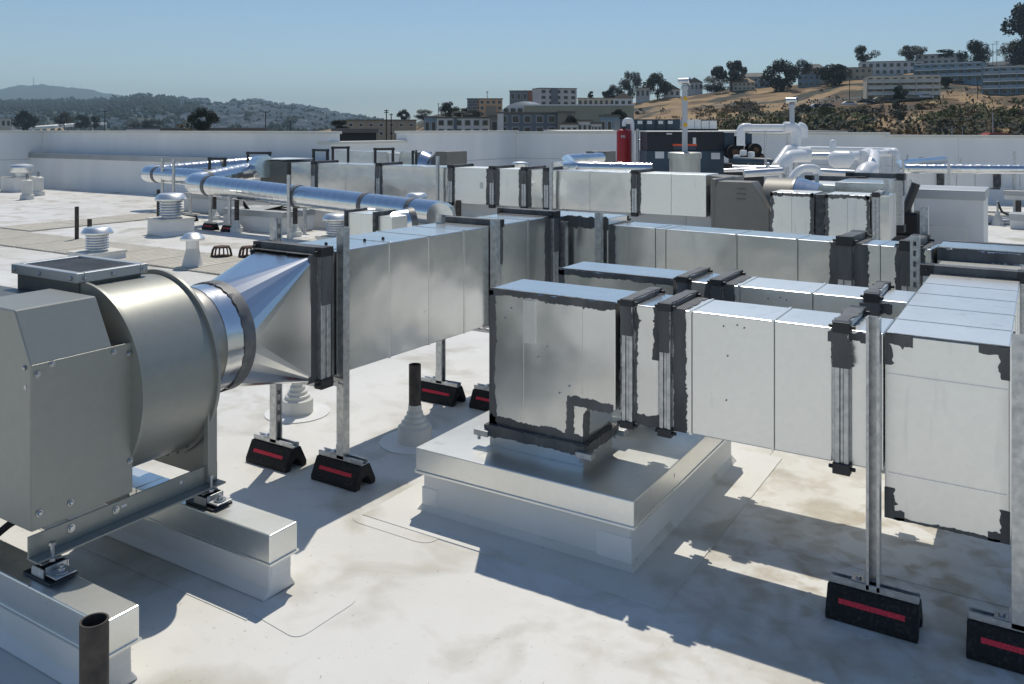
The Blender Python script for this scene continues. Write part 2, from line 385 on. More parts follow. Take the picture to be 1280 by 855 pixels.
random.seed(5)
def screws(root, pts, n, r=.006, h=.004, m=M_bolt, name='screw', hexa=True):
    n = Vector(n)
    for p in pts:
        p = Vector(p)
        mb = MB(); mb.tube([p, p + n * h, p + n * h * 1.6], [r, r, r * .55], 6 if hexa else 10); mb.build(name, m, root)

# strut posts and rubber bases -----------------------------------------------------------
def strut_profile(w=.041, d=.041, t=.003, lip=.009):
    h = w / 2
    return [(-h, d), (-h, 0), (h, 0), (h, d), (h - lip, d), (h - lip, d - t), (h - t, d - t), (h - t, t), (-h + t, t), (-h + t, d - t), (-h + lip, d - t), (-h + lip, d)]
def make_strut(mb, p, length, axis='z', turn=0, slots=False, w=.041, d=.041):
    """a C-shaped channel; its web faces -y turned by `turn` about its own length"""
    p = Vector(p); c, s = math.cos(turn), math.sin(turn)
    def fn(u, v, t):
        v -= d / 2; a, b = u * c - v * s, u * s + v * c
        return p + (Vector((a, b, t)) if axis == 'z' else Vector((t, b, -a)) if axis == 'x' else Vector((b, t, -a)))
    prof = strut_profile(w, d)
    if not slots: return mb.prism(prof, fn, 0, length)
    h = w / 2; g = .007
    for sg in (-1, 1):                                               # web left as two rails with bridges between slots
        poly = [(sg * g, 0), (sg * h, 0), (sg * h, d), (sg * (h - .009), d), (sg * (h - .009), d - .003), (sg * (h - .003), d - .003), (sg * (h - .003), .003), (sg * g, .003)]
        if sg < 0: poly = poly[::-1]
        mb.prism(poly, fn, 0, length)
    k = .012
    while k < length:
        a, b = k, min(k + .022, length)
        mb.prism([(-g, 0), (g, 0), (g, .003), (-g, .003)], fn, a, b); k += .05
    return mb
def base_block(root, x, y, L=.276, rz=0, stripe=True, ch=True, wd=.135, h=.098):
    """recycled-rubber support: a long wedge arched underneath, red stripe on its slope, short channel on top"""
    mt = Matrix.Translation((x, y, 0)) @ Matrix.Rotation(rz, 4, 'Z')
    hw = wd / 2; tp = .030
    arch = [(.034 * math.cos(a), .046 * math.sin(a)) for a in [math.pi * k / 8 for k in range(8, -1, -1)]]
    poly = [(-hw, .0), (-.034, 0)] + [(u, v) for u, v in arch[1:-1]] + [(.034, 0), (hw, 0), (hw, .022), (tp, h), (-tp, h), (-hw, .022)]
    mb = MB(); mb.prism(poly, lambda u, v, t: mt @ Vector((t, u, v)), -L / 2, L / 2)
    b = mb.build('rubber_base', M_rub, root, bevel=.004)
    if stripe:
        sl = (h - .022) / (hw - tp)
        for sg in (-1, 1):
            vs = []
            nrm = Vector((0, sg * sl, 1)).normalized() * .002
            for zz in (.052, .066):
                yy = sg * (hw - (zz - .022) / sl)
                vs += [Vector((-L * .36, yy, zz)) + nrm, Vector((L * .36, yy, zz)) + nrm]
            MB().add([mt @ v for v in vs], [(0, 1, 3, 2) if sg < 0 else (1, 0, 2, 3)]).build('red_stripe', M_red, b)
    if ch:
        c = MB()
        prof = strut_profile(.041, .021)
        c.prism([(u, v) for u, v in prof], lambda u, v, t: mt @ Vector((t, u, h + .001 + v)), -L * .49, L * .49)
        c.build('base_channel', M_strut, root, bevel=.001, seg=1)
    return b
def support(label, x, y, ztop, turn=0, slots=False, L=.276, rz=0, group='strut posts on rubber bases', foot=True, stripe=True):
    o = thing('duct_support', label, 'support post', (x, y, 0), 0, group)
    make_strut(MB(), (x, y, .12 if foot else 0.0), ztop - (.12 if foot else 0.0), 'z', turn, slots).build('strut_post', M_strut, o, bevel=.0015, seg=1) if False else None
    mb = MB(); make_strut(mb, (x, y, .104 if foot else 0), ztop - (.104 if foot else 0), 'z', turn, slots)
    mb.build('strut_post', M_strut, o)
    if foot:
        base_block(o, x, y, L, rz, stripe)
        mt = Matrix.Translation((x, y, 0)) @ Matrix.Rotation(rz, 4, 'Z')
        br = MB()
        br.box(-.066, -.021, -.018, .018, .121, .126, mt); br.box(-.0262, -.0212, -.018, .018, .126, .165, mt)
        br.lathe([(.009, .126), (.009, .133)], 6, (x - .046 * math.cos(rz), y - .046 * math.sin(rz), 0))
        br.build('post_bracket', M_bolt, o)
    return o

# ---------------------------------------------------------------- sleepers under the fan
def sleeper(label, y0, y1, x0=-4.4, x1=-2.215, h=.225):
    o = thing('roof_sleeper', label, 'roof sleeper', ((x0 + x1) / 2, (y0 + y1) / 2, 0), 0, 'metal-capped sleepers under the fan')
    e = .016
    MB().prism([(y0 - .012, .001), (y1 + .012, .001), (y1 - e + .004, .035), (y1 - e, h - .1), (y0 + e, h - .1), (y0 + e - .004, .035)], yz, x0, x1 - e).build('membrane_wrap', M_memb, o, bevel=.008)
    MB().box(x0, x1 - e + .004, y0 + e + .003, y1 - e - .003, .07, h - .07).build('membrane_fold', M_memb, o, bevel=.003)
    n = 3; 
    for i in range(n):
        a, b = x0 + (x1 - x0) * i / n, x0 + (x1 - x0) * (i + 1) / n
        MB().box(a + .001, b - .001, y0, y1, h - .098, h).build('metal_cap', M_galvm, o, bevel=.004)
    MB().box(x0 - .004, x1 + .004, y0 - .004, y1 + .004, h - .103, h - .096).build('cap_drip_edge', M_galvm, o)
    return o
sleeper('metal-capped sleeper nearest the dark pipe stub, under the front of the grey fan', 1.42, 1.535)
sleeper('metal-capped sleeper under the round drum end of the grey fan', 2.025, 2.15)

# ---------------------------------------------------------------- the inline fan
fan = thing('inline_fan', 'large grey inline fan with round drum and bolted motor cover on sleepers', 'fan', (-2.93, 1.8, .28))
FX, FZ, FR = -2.93, .69, .345
# drum
dr = MB(); dr.lathe([(FR - .002, 1.80), (FR - .002, 2.11)], 72, (FX, 0, FZ), 'y').build('drum', M_fan, fan, smooth=35)
for y in (1.80, 2.11):
    MB().lathe([(FR - .012, y - .006), (FR + .014, y - .006), (FR + .014, y + .006), (FR - .012, y + .006)], 72, (FX, 0, FZ), 'y').build('drum_rim', M_fan, fan, smooth=35)
screws(fan, [(FX + (FR + .002) * math.cos(a), 2.085, FZ + (FR + .002) * math.sin(a)) for a in (-.95, -1.12, -1.3, -1.5)], (0.3, 0, -1), .005)
# support plates at both ends of the drum
for y in (1.79, 2.125):
    MB().prism([(-3.25, .295), (-2.645, .295), (-2.645, .56), (-2.72, .60), (-3.14, .60), (-3.25, .56)], xz, y + .004, y - .004).build('support_plate', M_fan, fan)
    if y > 2: MB().box(-2.645, -2.618, y - .03, y + .012, .29, .565).build('plate_flange', M_fan, fan, bevel=.003)
# inlet box with mesh guard
bxp = MB().box(-3.33, -2.935, 1.785, 2.04, .62, 1.048).build('inlet_box', M_fand, fan, bevel=.004)
fr = MB()
for a in ((-3.345, -2.915, 1.77, 1.80), (-3.345, -2.915, 2.025, 2.055), (-3.345, -3.315, 1.80, 2.025), (-2.945, -2.915, 1.80, 2.025)): fr.box(*a, 1.046, 1.082)
fr.build('guard_frame', M_cap, fan, bevel=.003)
gm = MB(); x = -3.32
g0, g1, h0, h1 = -3.315, -2.945, 1.80, 2.025; st = .0205
c = g0 - (h1 - h0)
while c < g1:
    for sg in (1, -1):
        a0 = max(g0, c); a1 = min(g1, c + (h1 - h0))
        if a1 - a0 > .01:
            y0_, y1_ = (h0 + a0 - c, h0 + a1 - c) if sg > 0 else (h1 - (a0 - c), h1 - (a1 - c))
            p, q = Vector((a0, y0_, 1.071 + .002 * sg)), Vector((a1, y1_, 1.071 + .002 * sg))
            gm.tube([p, q], .0015, 4, False)
    c += st
tag(gm.build('guard_mesh', M_band, fan), kind='stuff')
MB().box(g0, g1, h0, h1, 1.05, 1.056).build('interior_shade_plate', M_black, fan)  # black plate on the closed box paints the shade inside it
screws(fan, [(xx, 1.7705, 1.063) for xx in (-3.32, -3.15, -2.95)], (0, -1, 0), .0085)
screws(fan, [(-2.9145, yy, 1.063) for yy in (1.80, 1.91, 2.035)], (1, 0, 0), .0085)
# motor cover with sloped front
def cover(xa, xb, y0, y1, sgn, zt=1.03, zc=.873, z0=.36, slope=.09):
    s = sgn
    poly = [(xb, z0), (xa, z0), (xa, zc), (xa - s * slope, zt), (xb, zt)]
    if s < 0: poly = poly[::-1]
    o = MB().prism(poly, xz, y1, y0).build('motor_cover', M_fan, fan, bevel=.004)
    MB().box(min(xa, xa + s * .003), max(xa, xa + s * .003), y0 + .002, y1 + .075, z0, zc - .002).build('cover_panel', M_fan, fan, bevel=.0015)
    MB().box(min(xa - s * .02, xa - s * .14), max(xa - s * .02, xa - s * .14), y1 + .001, y1 + .07, z0, zc - .01).build('cover_side', M_fand, fan)
    return o
cover(-2.64, -3.0, 1.455, 1.725, 1)
MB().box(-3.5, -3.0, 1.47, 1.78, .36, .99).build('casing', M_fand, fan, bevel=.004)
cover(-3.86, -3.5, 1.50, 1.76, -1, 1.10, .95)
for yy, zz in ((1.475, .84), (1.52, .862), (1.73, .852), (1.785, .835), (1.79, .47), (1.48, .41), (1.58, .405)):
    p = Vector((-2.64 + .0035, yy, zz))
    mb = MB(); mb.lathe([(.0105, 0), (.0105, .003)], 12, p, 'x'); mb.lathe([(.0075, .003), (.0075, .007), (.005, .009)], 6, p, 'x'); mb.build('cover_bolt', M_bolt, fan)
screws(fan, [(-2.75, 1.7265, .95), (-2.668, 1.454, .80)], (0, .2, 0), .008)
screws(fan, [(-2.67, 1.4545, .86)], (0, -1, 0), .008)
# base rails
for xr, sg in ((-2.64, 1), (-3.26, -1)):
    mb = MB(); mb.box(min(xr, xr + sg * .007), max(xr, xr + sg * .007), 1.445, 2.15, .278, .350); mb.box(min(xr + sg * .0072, xr + sg * .055), max(xr + sg * .0072, xr + sg * .055), 1.445, 2.15, .278, .285)
    rl = mb.build('base_rail', M_fan, fan, bevel=.002)
    if sg > 0:
        for yy in (1.58, 1.735):
            q = MB(); q.lathe([(.013, 0), (.013, .003)], 12, (xr + .007, yy, .325), 'x'); q.lathe([(.0085, .003), (.0085, .009)], 6, (xr + .007, yy, .325), 'x'); q.build('rail_bolt', M_bolt, rl)
        MB().box(xr + .0068, xr + .0078, 1.755, 1.775, .323, .331).build('rail_slot', M_label, rl)
        MB().lathe([(.006, 0), (.006, .0009)], 10, (xr + .007, 1.99, .327), 'x').build('rail_slot', M_label, rl)
# vibration isolators
def isolator(x, y, s=1):
    b = MB().box(x - .075, x + .075, y - .045, y + .045, .2255, .2335).build('isolator', M_dark, fan, bevel=.002)
    m = MB(); m.box(x - .03, x + .03, y - .04, y - .036, .2336, .262); m.box(x - .03, x + .03, y + .036, y + .04, .2336, .262); m.box(x - .034, x - .03, y - .04, y + .04, .2336, .258)
    m.build('isolator_housing', M_strut, b)
    m = MB(); m.lathe([(.022, .234), (.024, .240), (.019, .247), (.024, .254), (.020, .262)], 16, (x, y, 0)); m.build('isolator_spring', M_rub, b, smooth=60)
    m = MB(); m.box(x - .055 * s - .02, x - .055 * s + .045 * s + .02, y - .033, y + .033, .266, .271); m.box(x + .028, x + .033, y - .033, y + .033, .243, .2659); m.box(x + .0332, x + .085, y - .033, y + .033, .243, .248)
    m.build('isolator_bracket', M_strut, b, bevel=.001)
    m = MB(); m.lathe([(.006, .2715), (.006, .318), (.011, .3185), (.011, .327)], 8, (x + .0 + .01, y - .0, 0)); m.lathe([(.014, .2712), (.014, .280)], 6, (x + .01, y, 0))
    m.lathe([(.022, .2482), (.022, .253), (.011, .2535), (.011, .263), (.006, .2635), (.006, .27)], 12, (x + .06, y, 0)); m.lathe([(.0075, .2336), (.0075, .2428)], 8, (x + .06, y + .018, 0))
    m.build('isolator_bolt', M_bolt, b, smooth=40)
for x, y in ((-2.60, 1.495), (-2.60, 2.085), (-3.29, 1.495), (-3.29, 2.085)): isolator(x, y)

# collar, bands, square-to-round, main supply duct: turned a little from the roof grid
main = thing('supply_duct', 'big galvanised supply duct leaving the grey fan through a square-to-round cone', 'duct', (FX, 2.80, .76))
CZ = .735; cr_ = .217
MB().lathe([(cr_, 2.112), (cr_, 2.205)], 64, (FX, 0, CZ), 'y').build('collar', M_bright, main, smooth=35)
MB().lathe([(cr_ + .003, 2.205), (cr_ + .004, 2.25), (cr_ + .002, 2.262)], 64, (FX, 0, CZ), 'y').build('flexible_band', M_band, main, smooth=35)
MB().lathe([(cr_ + .005, 2.262), (cr_ + .005, 2.345)], 64, (FX, 0, CZ), 'y').build('collar', M_bright, main, smooth=35)
bm = MB(); N = 96; vs = []; rnd = random.Random(3)
for k in range(4):
    for i in range(N):
        a = 2 * math.pi * i / N; rr = cr_ + (.006, .011, .011, .006)[k]
        y = (2.345, 2.347, 2.398, 2.40)[k] + (rnd.uniform(-.007, .004) if k < 2 else 0)
        vs.append((FX + rr * math.cos(a), y, CZ + rr * math.sin(a)))
bm.add(vs, [(k * N + i, k * N + (i + 1) % N, (k + 1) * N + (i + 1) % N, (k + 1) * N + i) for k in range(3) for i in range(N)]).build('sealed_band', M_seal2, main, smooth=50)
DX0, DX1, DZ0, DZ1 = -3.10, -2.735, .478, 1.04
M_cone = mat('bright_cone_sheet', (0.80, 0.81, 0.81), 0.19, 1.0, var=.03, scale=2, rvar=.03)
def sq2rd(y0, y1, r, x0, x1, z0, z1, m=M_cone):
    mb = MB(); n = 8; cor = [(x1, z1), (x0, z1), (x0, z0), (x1, z0)]
    P = lambda a: (FX + r * math.cos(a), y0, CZ + r * math.sin(a))
    for q in range(4):
        c = (cor[q][0], y1, cor[q][1]); a0 = q * math.pi / 2
        for i in range(n):
            mb.add([P(a0 + math.pi / 2 * i / n), P(a0 + math.pi / 2 * (i + 1) / n), c], [(0, 2, 1)])
        c2 = (cor[(q + 1) % 4][0], y1, cor[(q + 1) % 4][1])
        mb.add([P(a0 + math.pi / 2), c2, c], [(0, 1, 2)])
    return mb.build('square_to_round', m, main)
sq2rd(2.40, 2.775, cr_ + .004, DX0, DX1, DZ0, DZ1)
RZ = R(-2.4)
mrun = thing('supply_duct', 'long galvanised duct run between the fan cone and the sealed elbow', 'duct', (-2.918, 2.80, .76), RZ)
flange(main, 'y', 2.80, DX0, DX1, DZ0, DZ1, .028, .06, M_flange, .05, 'tfb')
duct_run(mrun, 'y', [2.835, 2.95, 3.26, 3.56, 3.86, 4.12], DX0, DX1, DZ0, DZ1)
flange(mrun, 'y', 4.15, DX0, DX1, DZ0, DZ1, .03, .055, M_flange, .02, 't')
duct_run(mrun, 'y', [4.18, 4.5, 4.74], DX0, DX1, DZ0, DZ1)
flange(mrun, 'y', 4.775, DX0, DX1, DZ0, DZ1, .03, .06, M_flange, .06, 'tb')
screws(mrun, [(-2.93 + .03 * i, 3.02 + .10 * i, DZ1) for i in range(4)], (0, 0, 1), .008, .008, M_dark)
# elbow
MB().prism([(DX0, 4.81), (DX1, 4.81), (DX1, 4.93), (-2.42, 4.93), (-2.42, 5.2), (DX0, 5.2)], xy, DZ0, DZ1 - .01).build('elbow', M_galv, mrun, bevel=.004)
s = MB(); rag(s, (-2.735, 4.93, DZ1 - .01), X, -Y * .0 + Z * -1, -Y, .32, .07, .02, ns()); rag(s, (-2.735, 4.82, DZ0), Z, Y, X, .55, .05, .02, ns()); s.split('sealant', M_seal, mrun)

# rear run along the roof, turned the other way
rear = thing('rear_duct', 'long galvanised duct behind the twin risers, running to the right corner elbow', 'duct', (-2.3, 4.95, .74), R(-4.6))
RY0, RY1, RZ0, RZ1 = 4.95, 5.20, .48, .985
flange(rear, 'x', -2.40, RY0, RY1, RZ0, RZ1, .03, .07, M_flange, .07, 'tf')
duct_run(rear, 'x', [-2.36, -2.02, -1.95, -1.5, -1.15, -.93], RY0, RY1, RZ0, RZ1)
flange(rear, 'x', -.89, RY0, RY1, RZ0, RZ1, .035, .07, M_flange, .07, 'tf')
duct_run(rear, 'x', [-.85, -.72, -.62], RY0, RY1, RZ0, RZ1)
flange(rear, 'x', -.575, RY0, RY1, RZ0, RZ1, .035, .07, M_flange, .05, 'tf')
duct_run(rear, 'x', [-.535, -.475], RY0, RY1, RZ0, RZ1)

# ---------------------------------------------------------------- roof curb with two risers and twin branches
cb = thing('roof_curb', 'square white roof curb with wide sheet metal cap under two duct risers', 'roof curb', (-1.73, 3.44, 0))
CX0, CX1, CY0, CY1, CH = -2.23, -1.243, 2.832, 4.06, .265
MB().prism([(CX0 + .022, CY0 + .022), (CX1 - .022, CY0 + .022), (CX1 - .022, CY1 - .022), (CX0 + .022, CY1 - .022)], xy, -.01, CH - .095).build('curb_wall', M_memb, cb, bevel=.012)
ap = MB()                                                        # sloped cant of the membrane at the foot
ins, o1, hh = .0235, -.004, .006
A = [(CX0 + ins, CY0 + ins), (CX1 - ins, CY0 + ins), (CX1 - ins, CY1 - ins), (CX0 + ins, CY1 - ins)]
B = [(CX0 - o1, CY0 - o1), (CX1 + o1, CY0 - o1), (CX1 + o1, CY1 + o1), (CX0 - o1, CY1 + o1)]
B2 = [(CX0 - .16, CY0 - .15), (CX1 + .17, CY0 - .15), (CX1 + .17, CY1 + .15), (CX0 - .16, CY1 + .15)]
ap.add([(x, y, hh + .03) for x, y in A] + [(x, y, .006) for x, y in B] + [(x, y, .0042) for x, y in B2] + [(x, y, 0) for x, y in B2],
       [(i + 4 * k, (i + 1) % 4 + 4 * k, (i + 1) % 4 + 4 * k + 4, i + 4 * k + 4)[::-1] for k in range(3) for i in range(4)])
ap.build('flashing_apron', M_roof, cb)
for q in ((CX0 + .018, CX0 + .10, CY0 + .0185, CY0 + .03, .012, .10), (CX1 - .16, CX1 - .018, CY0 + .0185, CY0 + .03, .01, .12)): MB().box(*q).build('corner_patch', M_patch, cb, bevel=.004)
MB().box(CX0, CX1, CY0, CY1, CH - .094, CH).build('metal_cap', M_galvm, cb, bevel=.004)
MB().box(CX0 - .004, CX1 + .004, CY0 - .004, CY1 + .004, CH - .104, CH - .093).build('cap_drip_edge', M_galvm, cb, bevel=.002)
for i in range(-2, 6):
    pass
def riser(label, y0, y1, x0=-1.98, xn=-1.54, xe=-1.40, zt=.925, full=True):
    o = thing('riser_duct', label, 'duct riser', ((x0 + xn) / 2, (y0 + y1) / 2, CH), 0, 'duct risers on the roof curb')
    MB().box(x0, xn, y0, y1, CH - .001, .336).build('riser_neck', M_galv, o, bevel=.003)
    poly = [(x0, .338), (xn, .338), (xn, .47), (xn + .02, .50), (xe, .51), (xe, zt), (x0, zt)]
    MB().prism(poly, xz, y1, y0).build('riser_elbow', M_galv, o, bevel=.004)
    fl = MB()
    for k in (0, 1):
        zz = .316 + k * .022
        for q in ((x0 - .018, xn + .018, y0 - .018, y0 + .001), (x0 - .018, xn + .018, y1 - .001, y1 + .018), (x0 - .018, x0 + .001, y0 + .001, y1 - .001), (xn - .001, xn + .018, y0 + .001, y1 - .001)): fl.box(*q, zz, zz + .018)
    f = fl.build('flange', M_flange, o, bevel=.003)
    for xx in (x0 - .02, xn + .02):
        for yy in (y0 - .02, y1 + .02):
            c = MB(); c.box(xx - .035, xx + .035, yy - .02, yy + .02, .312, .336); c.lathe([(.008, .29), (.008, .311)], 6, (xx - .02, yy, 0)); c.build('corner_bolt', M_strut, f, bevel=.002)
    s = MB(); n = -Y
    rag(s, (x0, y0, zt - .0), X, -Z, n, xe - x0, .028, .012, ns())           # top edge
    rag(s, (x0, y0, .36), Z, X, n, zt - .365, .028, .012, ns(), both=False)         # left edge
    rag(s, (x0, y0, .357), X, Z, n, xn - x0, .035, .016, ns())           # foot
    rag(s, (x0, y0 - .0185, .358), X, -Z, n, xn - x0 + .018, .044, .012, ns())
    rag(s, (xn + .0185, y0 - .018, .358), Y, -Z, X, y1 - y0 + .036, .044, .012, ns())
    rag(s, (x0, y0 - .018, .3565), X, Y, Z, xn - x0, .018, .006, ns()); rag(s, (xn, y0 - .018, .3565), Y, X, Z, y1 - y0, .018, .006, ns())
    rag(s, (xn, y0 + .002, .36), Z, Y, X, .11, .05, .015, ns()); 
    if full:
        rag(s, (xn - .07, y0, .50), X, Z, n, xe - xn + .06, .035, .015, ns()); rag(s, (xn - .075, y0 - .0005, .36), Z, X, n, .15, .032, .014, ns())
    rag(s, (x0, y0, zt), X, Y, Z, xe - x0, .012, .008, ns())
    s.split('sealant', M_seal, o)
    if full:
        MB().box(-1.815, -1.755, y0 - .004, y0 - .0003, .72, zt - .03).build('sheet_strap', M_galvm, o)
        MB().box(-1.815, -1.8125, y0 - .0022, y0 - .0003, .40, .72).build('drive_cleat', M_galv, o); MB().box(-1.545, -1.5425, y0 - .0022, y0 - .0003, .55, .90).build('drive_cleat', M_galv, o)
        screws(o, [(xx, y0, zz) for xx, zz in ((-1.90, .81), (-1.87, .855), (-1.70, .72), (-1.745, .67), (-1.60, .575), (-1.645, .54))], -Y, .004, .004)
    return o
FY0, FY1, GY0, GY1 = 3.015, 3.285, 3.62, 3.88
riser('front duct riser with dented sealant-edged face standing on the curb', FY0, FY1)
riser('rear duct riser on the curb, mostly hidden behind the front riser', GY0, GY1, full=False)
def branch(label, y0, y1, m):
    o = thing('branch_duct', label, 'duct', (-.95, (y0 + y1) / 2, .7), 0, 'twin branch ducts')
    z0, z1 = .473, .925
    flange(o, 'x', -1.352, y0, y1, z0, z1, .018, .044, M_flange, .010, 'tf', cover=.30)
    duct_section(o, 'x', -1.322, -1.232, y0, y1, z0, z1, M_galv, False)
    flange(o, 'x', -1.198, y0, y1, z0, z1, .020, .044, M_flange, .0, 'tf', cover=.40)
    s = MB(); rag(s, (-1.173, y0, z0), Z, X, -Y, z1 - z0, .052, .012, ns()); rag(s, (-1.173, y0, z1), Y, X, Z, y1 - y0, .05, .012, ns()); rag(s, (-1.224, y0, z1), -Z, -X, -Y, .2, .025, .012, ns()); rag(s, (-1.32, y0, z0), X, Z, -Y, .1, .04, .02, ns()); s.split('sealant', M_seal, o)
    duct_run(o, 'x', [-1.167, -1.10, -.80 + .0, -.605], y0, y1, z0, z1, m)
    flange(o, 'x', -.572, y0, y1, z0, z1, .024, .045, M_strut, .0, 'tf')
    s = MB(); rag(s, (-.60, y0 - .0245, .80), Z, X, -Y, .15, .055, .022, ns()); rag(s, (-.60, y0 - .02, .9495), Y, X, Z, y1 - y0 + .02, .05, .02, ns()); rag(s, (-.62, y0, .88), X, Z, -Y, .12, .03, .02, ns()); s.split('sealant', M_seal, o)
    duct_section(o, 'x', -.546, -.446, y0, y1, z0, z1, m, False)
    screws(o, [(-.98, y0, .885), (-.93, y0, .895), (-.905, y0, .888), (-.965, y0, .78), (-.97, y0, .62)], -Y, .0026, .004, M_dark)
    return o
branch('front branch duct with large pale side, joining the front riser to the end box', FY0 + .015, FY1, M_galvm)
branch('rear branch duct behind the pale front one, seen mainly by its bright top', GY0, GY1, M_galvm)

# ---------------------------------------------------------------- end box: the big collecting duct and its elbow
D = thing('collector_duct', 'tall pale collector duct with sealant-smeared corners held between two posts', 'duct', (-.264, 3.7, .62))
EX0, EX1, EY0, EZ0, EZ1 = -.443, -.086, 3.037, .323, .925
duct_run(D, 'y', [EY0 + .004, 3.30, 3.58, 3.86, 4.12, 4.395], EX0, EX1, EZ0, EZ1, M_galvm)
ep = MB().box(EX0 + .004, EX1 - .004, EY0, EY0 + .003, EZ0 + .004, EZ1 - .004).build('end_panel', M_galvm, D)
MB().box(EX0 + .006, EX1 - .006, EY0 - .0026, EY0 - .0002, .792, .797).build('panel_crease', M_galv, ep); MB().box(EX0 + .01, EX1 - .01, EY0 - .0022, EY0 - .0002, .47, .473).build('panel_crease', M_galv, ep)
s = MB(); n = -Y
for sx, ux in ((EX0, X), (EX1, -X)):
    for sz, uz in ((EZ0, Z), (EZ1, -Z)):
        L1 = .085 if sz == EZ1 else .06
        rag(s, (sx, EY0, sz), ux, uz, n, L1, .028, .014, ns(), .006, both=False); rag(s, (sx, EY0 - .0004, sz), uz, ux, n, .10, .028, .014, ns(), .006, both=False)
rag(s, (EX0, EY0 + .001, EZ1), X, Y, Z, EX1 - EX0, .012, .006, ns()); rag(s, (EX0, EY0, EZ0), X, Z, n, EX1 - EX0, .008, .006, ns())
s.split('sealant', M_seal, D)
flange(D, 'y', 4.435, EX0, EX1, EZ0, EZ1, .035, .065, M_flange, .04, 't')
duct_section(D, 'y', 4.475, 4.88, EX0, EX1, EZ0, EZ1, M_galvm, False)
MB().box(EX0 - .02, EX1 + .05, 4.885, 5.25, EZ0 + .1, .985).build('elbow', M_galv, D, bevel=.005)
s = MB()
rag(s, (EX0 - .02, 4.885, .925), X, Z, -Y, .43, .055, .012, ns()); rag(s, (EX0 - .02, 4.885, .985), X, Y, Z, .43, .03, .015, ns()); rag(s, (EX0 - .02, 5.20, .985), X, Y, Z, .43, .045, .015, ns()); s.split('sealant', M_seal, D)

# ---------------------------------------------------------------- posts
support('strut post with rubber base just ahead of the fan cone flange', -2.70, 2.90, 1.15, R(90), L=.27)
support('strut post behind the fan cone, its rubber base beside the nearer one', -3.115, 2.885, 1.17, R(-90), True, L=.27)
support('strut post against the far flange of the main duct, partly behind the front riser', -2.655, 4.10, 1.075, R(90), L=.27)
support('strut post whose rubber base shows under the main duct behind the boot pipe', -3.01, 4.06, 1.09, R(-90), True, L=.27)
support('galvanised strut post at the left edge of the pale collector end', -.468, 2.985, .985, R(180), L=.276)
support('galvanised strut post at the right edge of the pale collector end', -.060, 2.985, .985, R(0), L=.276)
for lb, x, y, z, sl in (('short strut upright by the rear duct joint behind the rear riser', -2.37, 4.86, 1.07, False), ('polished strut upright in the inside corner of the elbow', -2.62, 4.86, 1.0, False), ('slotted strut upright beside the collector elbow', -.52, 4.50, 1.085, True), ('second slotted upright behind the first at the collector elbow', -.55, 5.15, 1.17, True)):
    support(lb, x, y, z, R(0), sl)
# trapeze bars under the ducts
def trapeze(label, x0, x1, y, z, along='x'):
    o = thing('trapeze_bar', label, 'support bar', ((x0 + x1) / 2, y, z), 0, 'strut bars under the ducts')
    mb = MB(); make_strut(mb, (x0, y, z) if along == 'x' else (y, x0, z), x1 - x0, along, 0, True); mb.build('channel', M_strut, o); return o
trapeze('strut bar under the main duct at the fan cone posts', -3.14, -2.68, 2.895, .452)
trapeze('strut bar under the main duct at the far posts', -3.04, -2.63, 4.10, .452)

# ---------------------------------------------------------------- pipe stubs with boots
def boot_pipe(label, x, y, rp, ztop, steps, group=None, rb=.09, hollow=True):
    o = thing('vent_pipe', label, 'vent pipe', (x, y, 0), 0, group)
    prof = [(rp, ztop)]
    mb = MB(); mb.lathe([(rp, -.02), (rp, ztop), (rp * .86, ztop), (rp * .86, ztop - .08)], 24, (x, y, 0)); mb.build('pipe', M_pipeb, o, smooth=40)
    if steps:
        h = steps; rs = [rb, rb * .96, rb * .96, rb * .78, rb * .76, rb * .62, rb * .60, rb * .48, rb * .46, rp * 1.12, rp * 1.08]
        zs = [.004, .01, h * .42, h * .47, h * .55, h * .58, h * .66, h * .70, h * .80, h * .84, h]
        MB().lathe([(rb * 2.0, .001), (rb * 2.0, .005), (rb * 1.05, .006)], 32, (x, y, 0)).build('membrane_collar', M_memb, o, smooth=40)
        MB().lathe(list(zip(rs, zs)), 28, (x, y, 0)).build('stepped_boot', M_boot, o, smooth=30)
    return o
boot_pipe('brown pipe stub in a stepped cream boot beside the roof curb', -2.725, 3.455, .031, .394, .19)
boot_pipe('stepped cream boot half hidden behind the strut post at the fan cone', -3.56, 3.456, .03, .30, .19)
boot_pipe('dark open pipe stub in front of the nearest sleeper', -2.135, 1.345, .036, .298, 0)

# ================================================================ equipment further back on the roof
o = thing('power_cable', 'short dark cable hanging under the near corner of the grey fan', 'cable', img_pt(8, 662, 2.78))
MB().tube(fillet([img_pt(40, 640, 2.80), img_pt(12, 655, 2.80), img_pt(-30, 690, 2.78), img_pt(-80, 720, 2.75)], .1, 6), .012, 10).build('cable', M_black, o, smooth=60)
# walkway pads
wk = tag(link('walkway', MB().box(0, .01, 0, .01, -.02, -.01).v and bpy.data.meshes.new('walkway')), kind='structure')
pad_me = MB().box(-.435, .435, -.485, .485, .004, .022)
rb = MB(); rb.box(-.435, .435, -.485, .485, .004, .016)
for i in range(-4, 5):
    rb.box(i * .096 - .028, i * .096 + .028, -.48, .48, .0161, .0185)
p0 = rb.build('walkway_pad', M_pad, None); first = True
for i in range(12):
    for (x, y, rz) in ([(-7.7 - .89 * i, 6.72, 0)] + ([(-13.75, 7.75 + .89 * i, R(90))] if i < 4 else [])):
        o = p0 if first else p0.copy()
        if not first: col.objects.link(o)
        first = False
        o.parent = wk; o.location = (x, y, 0); o.rotation_euler = (0, 0, rz)

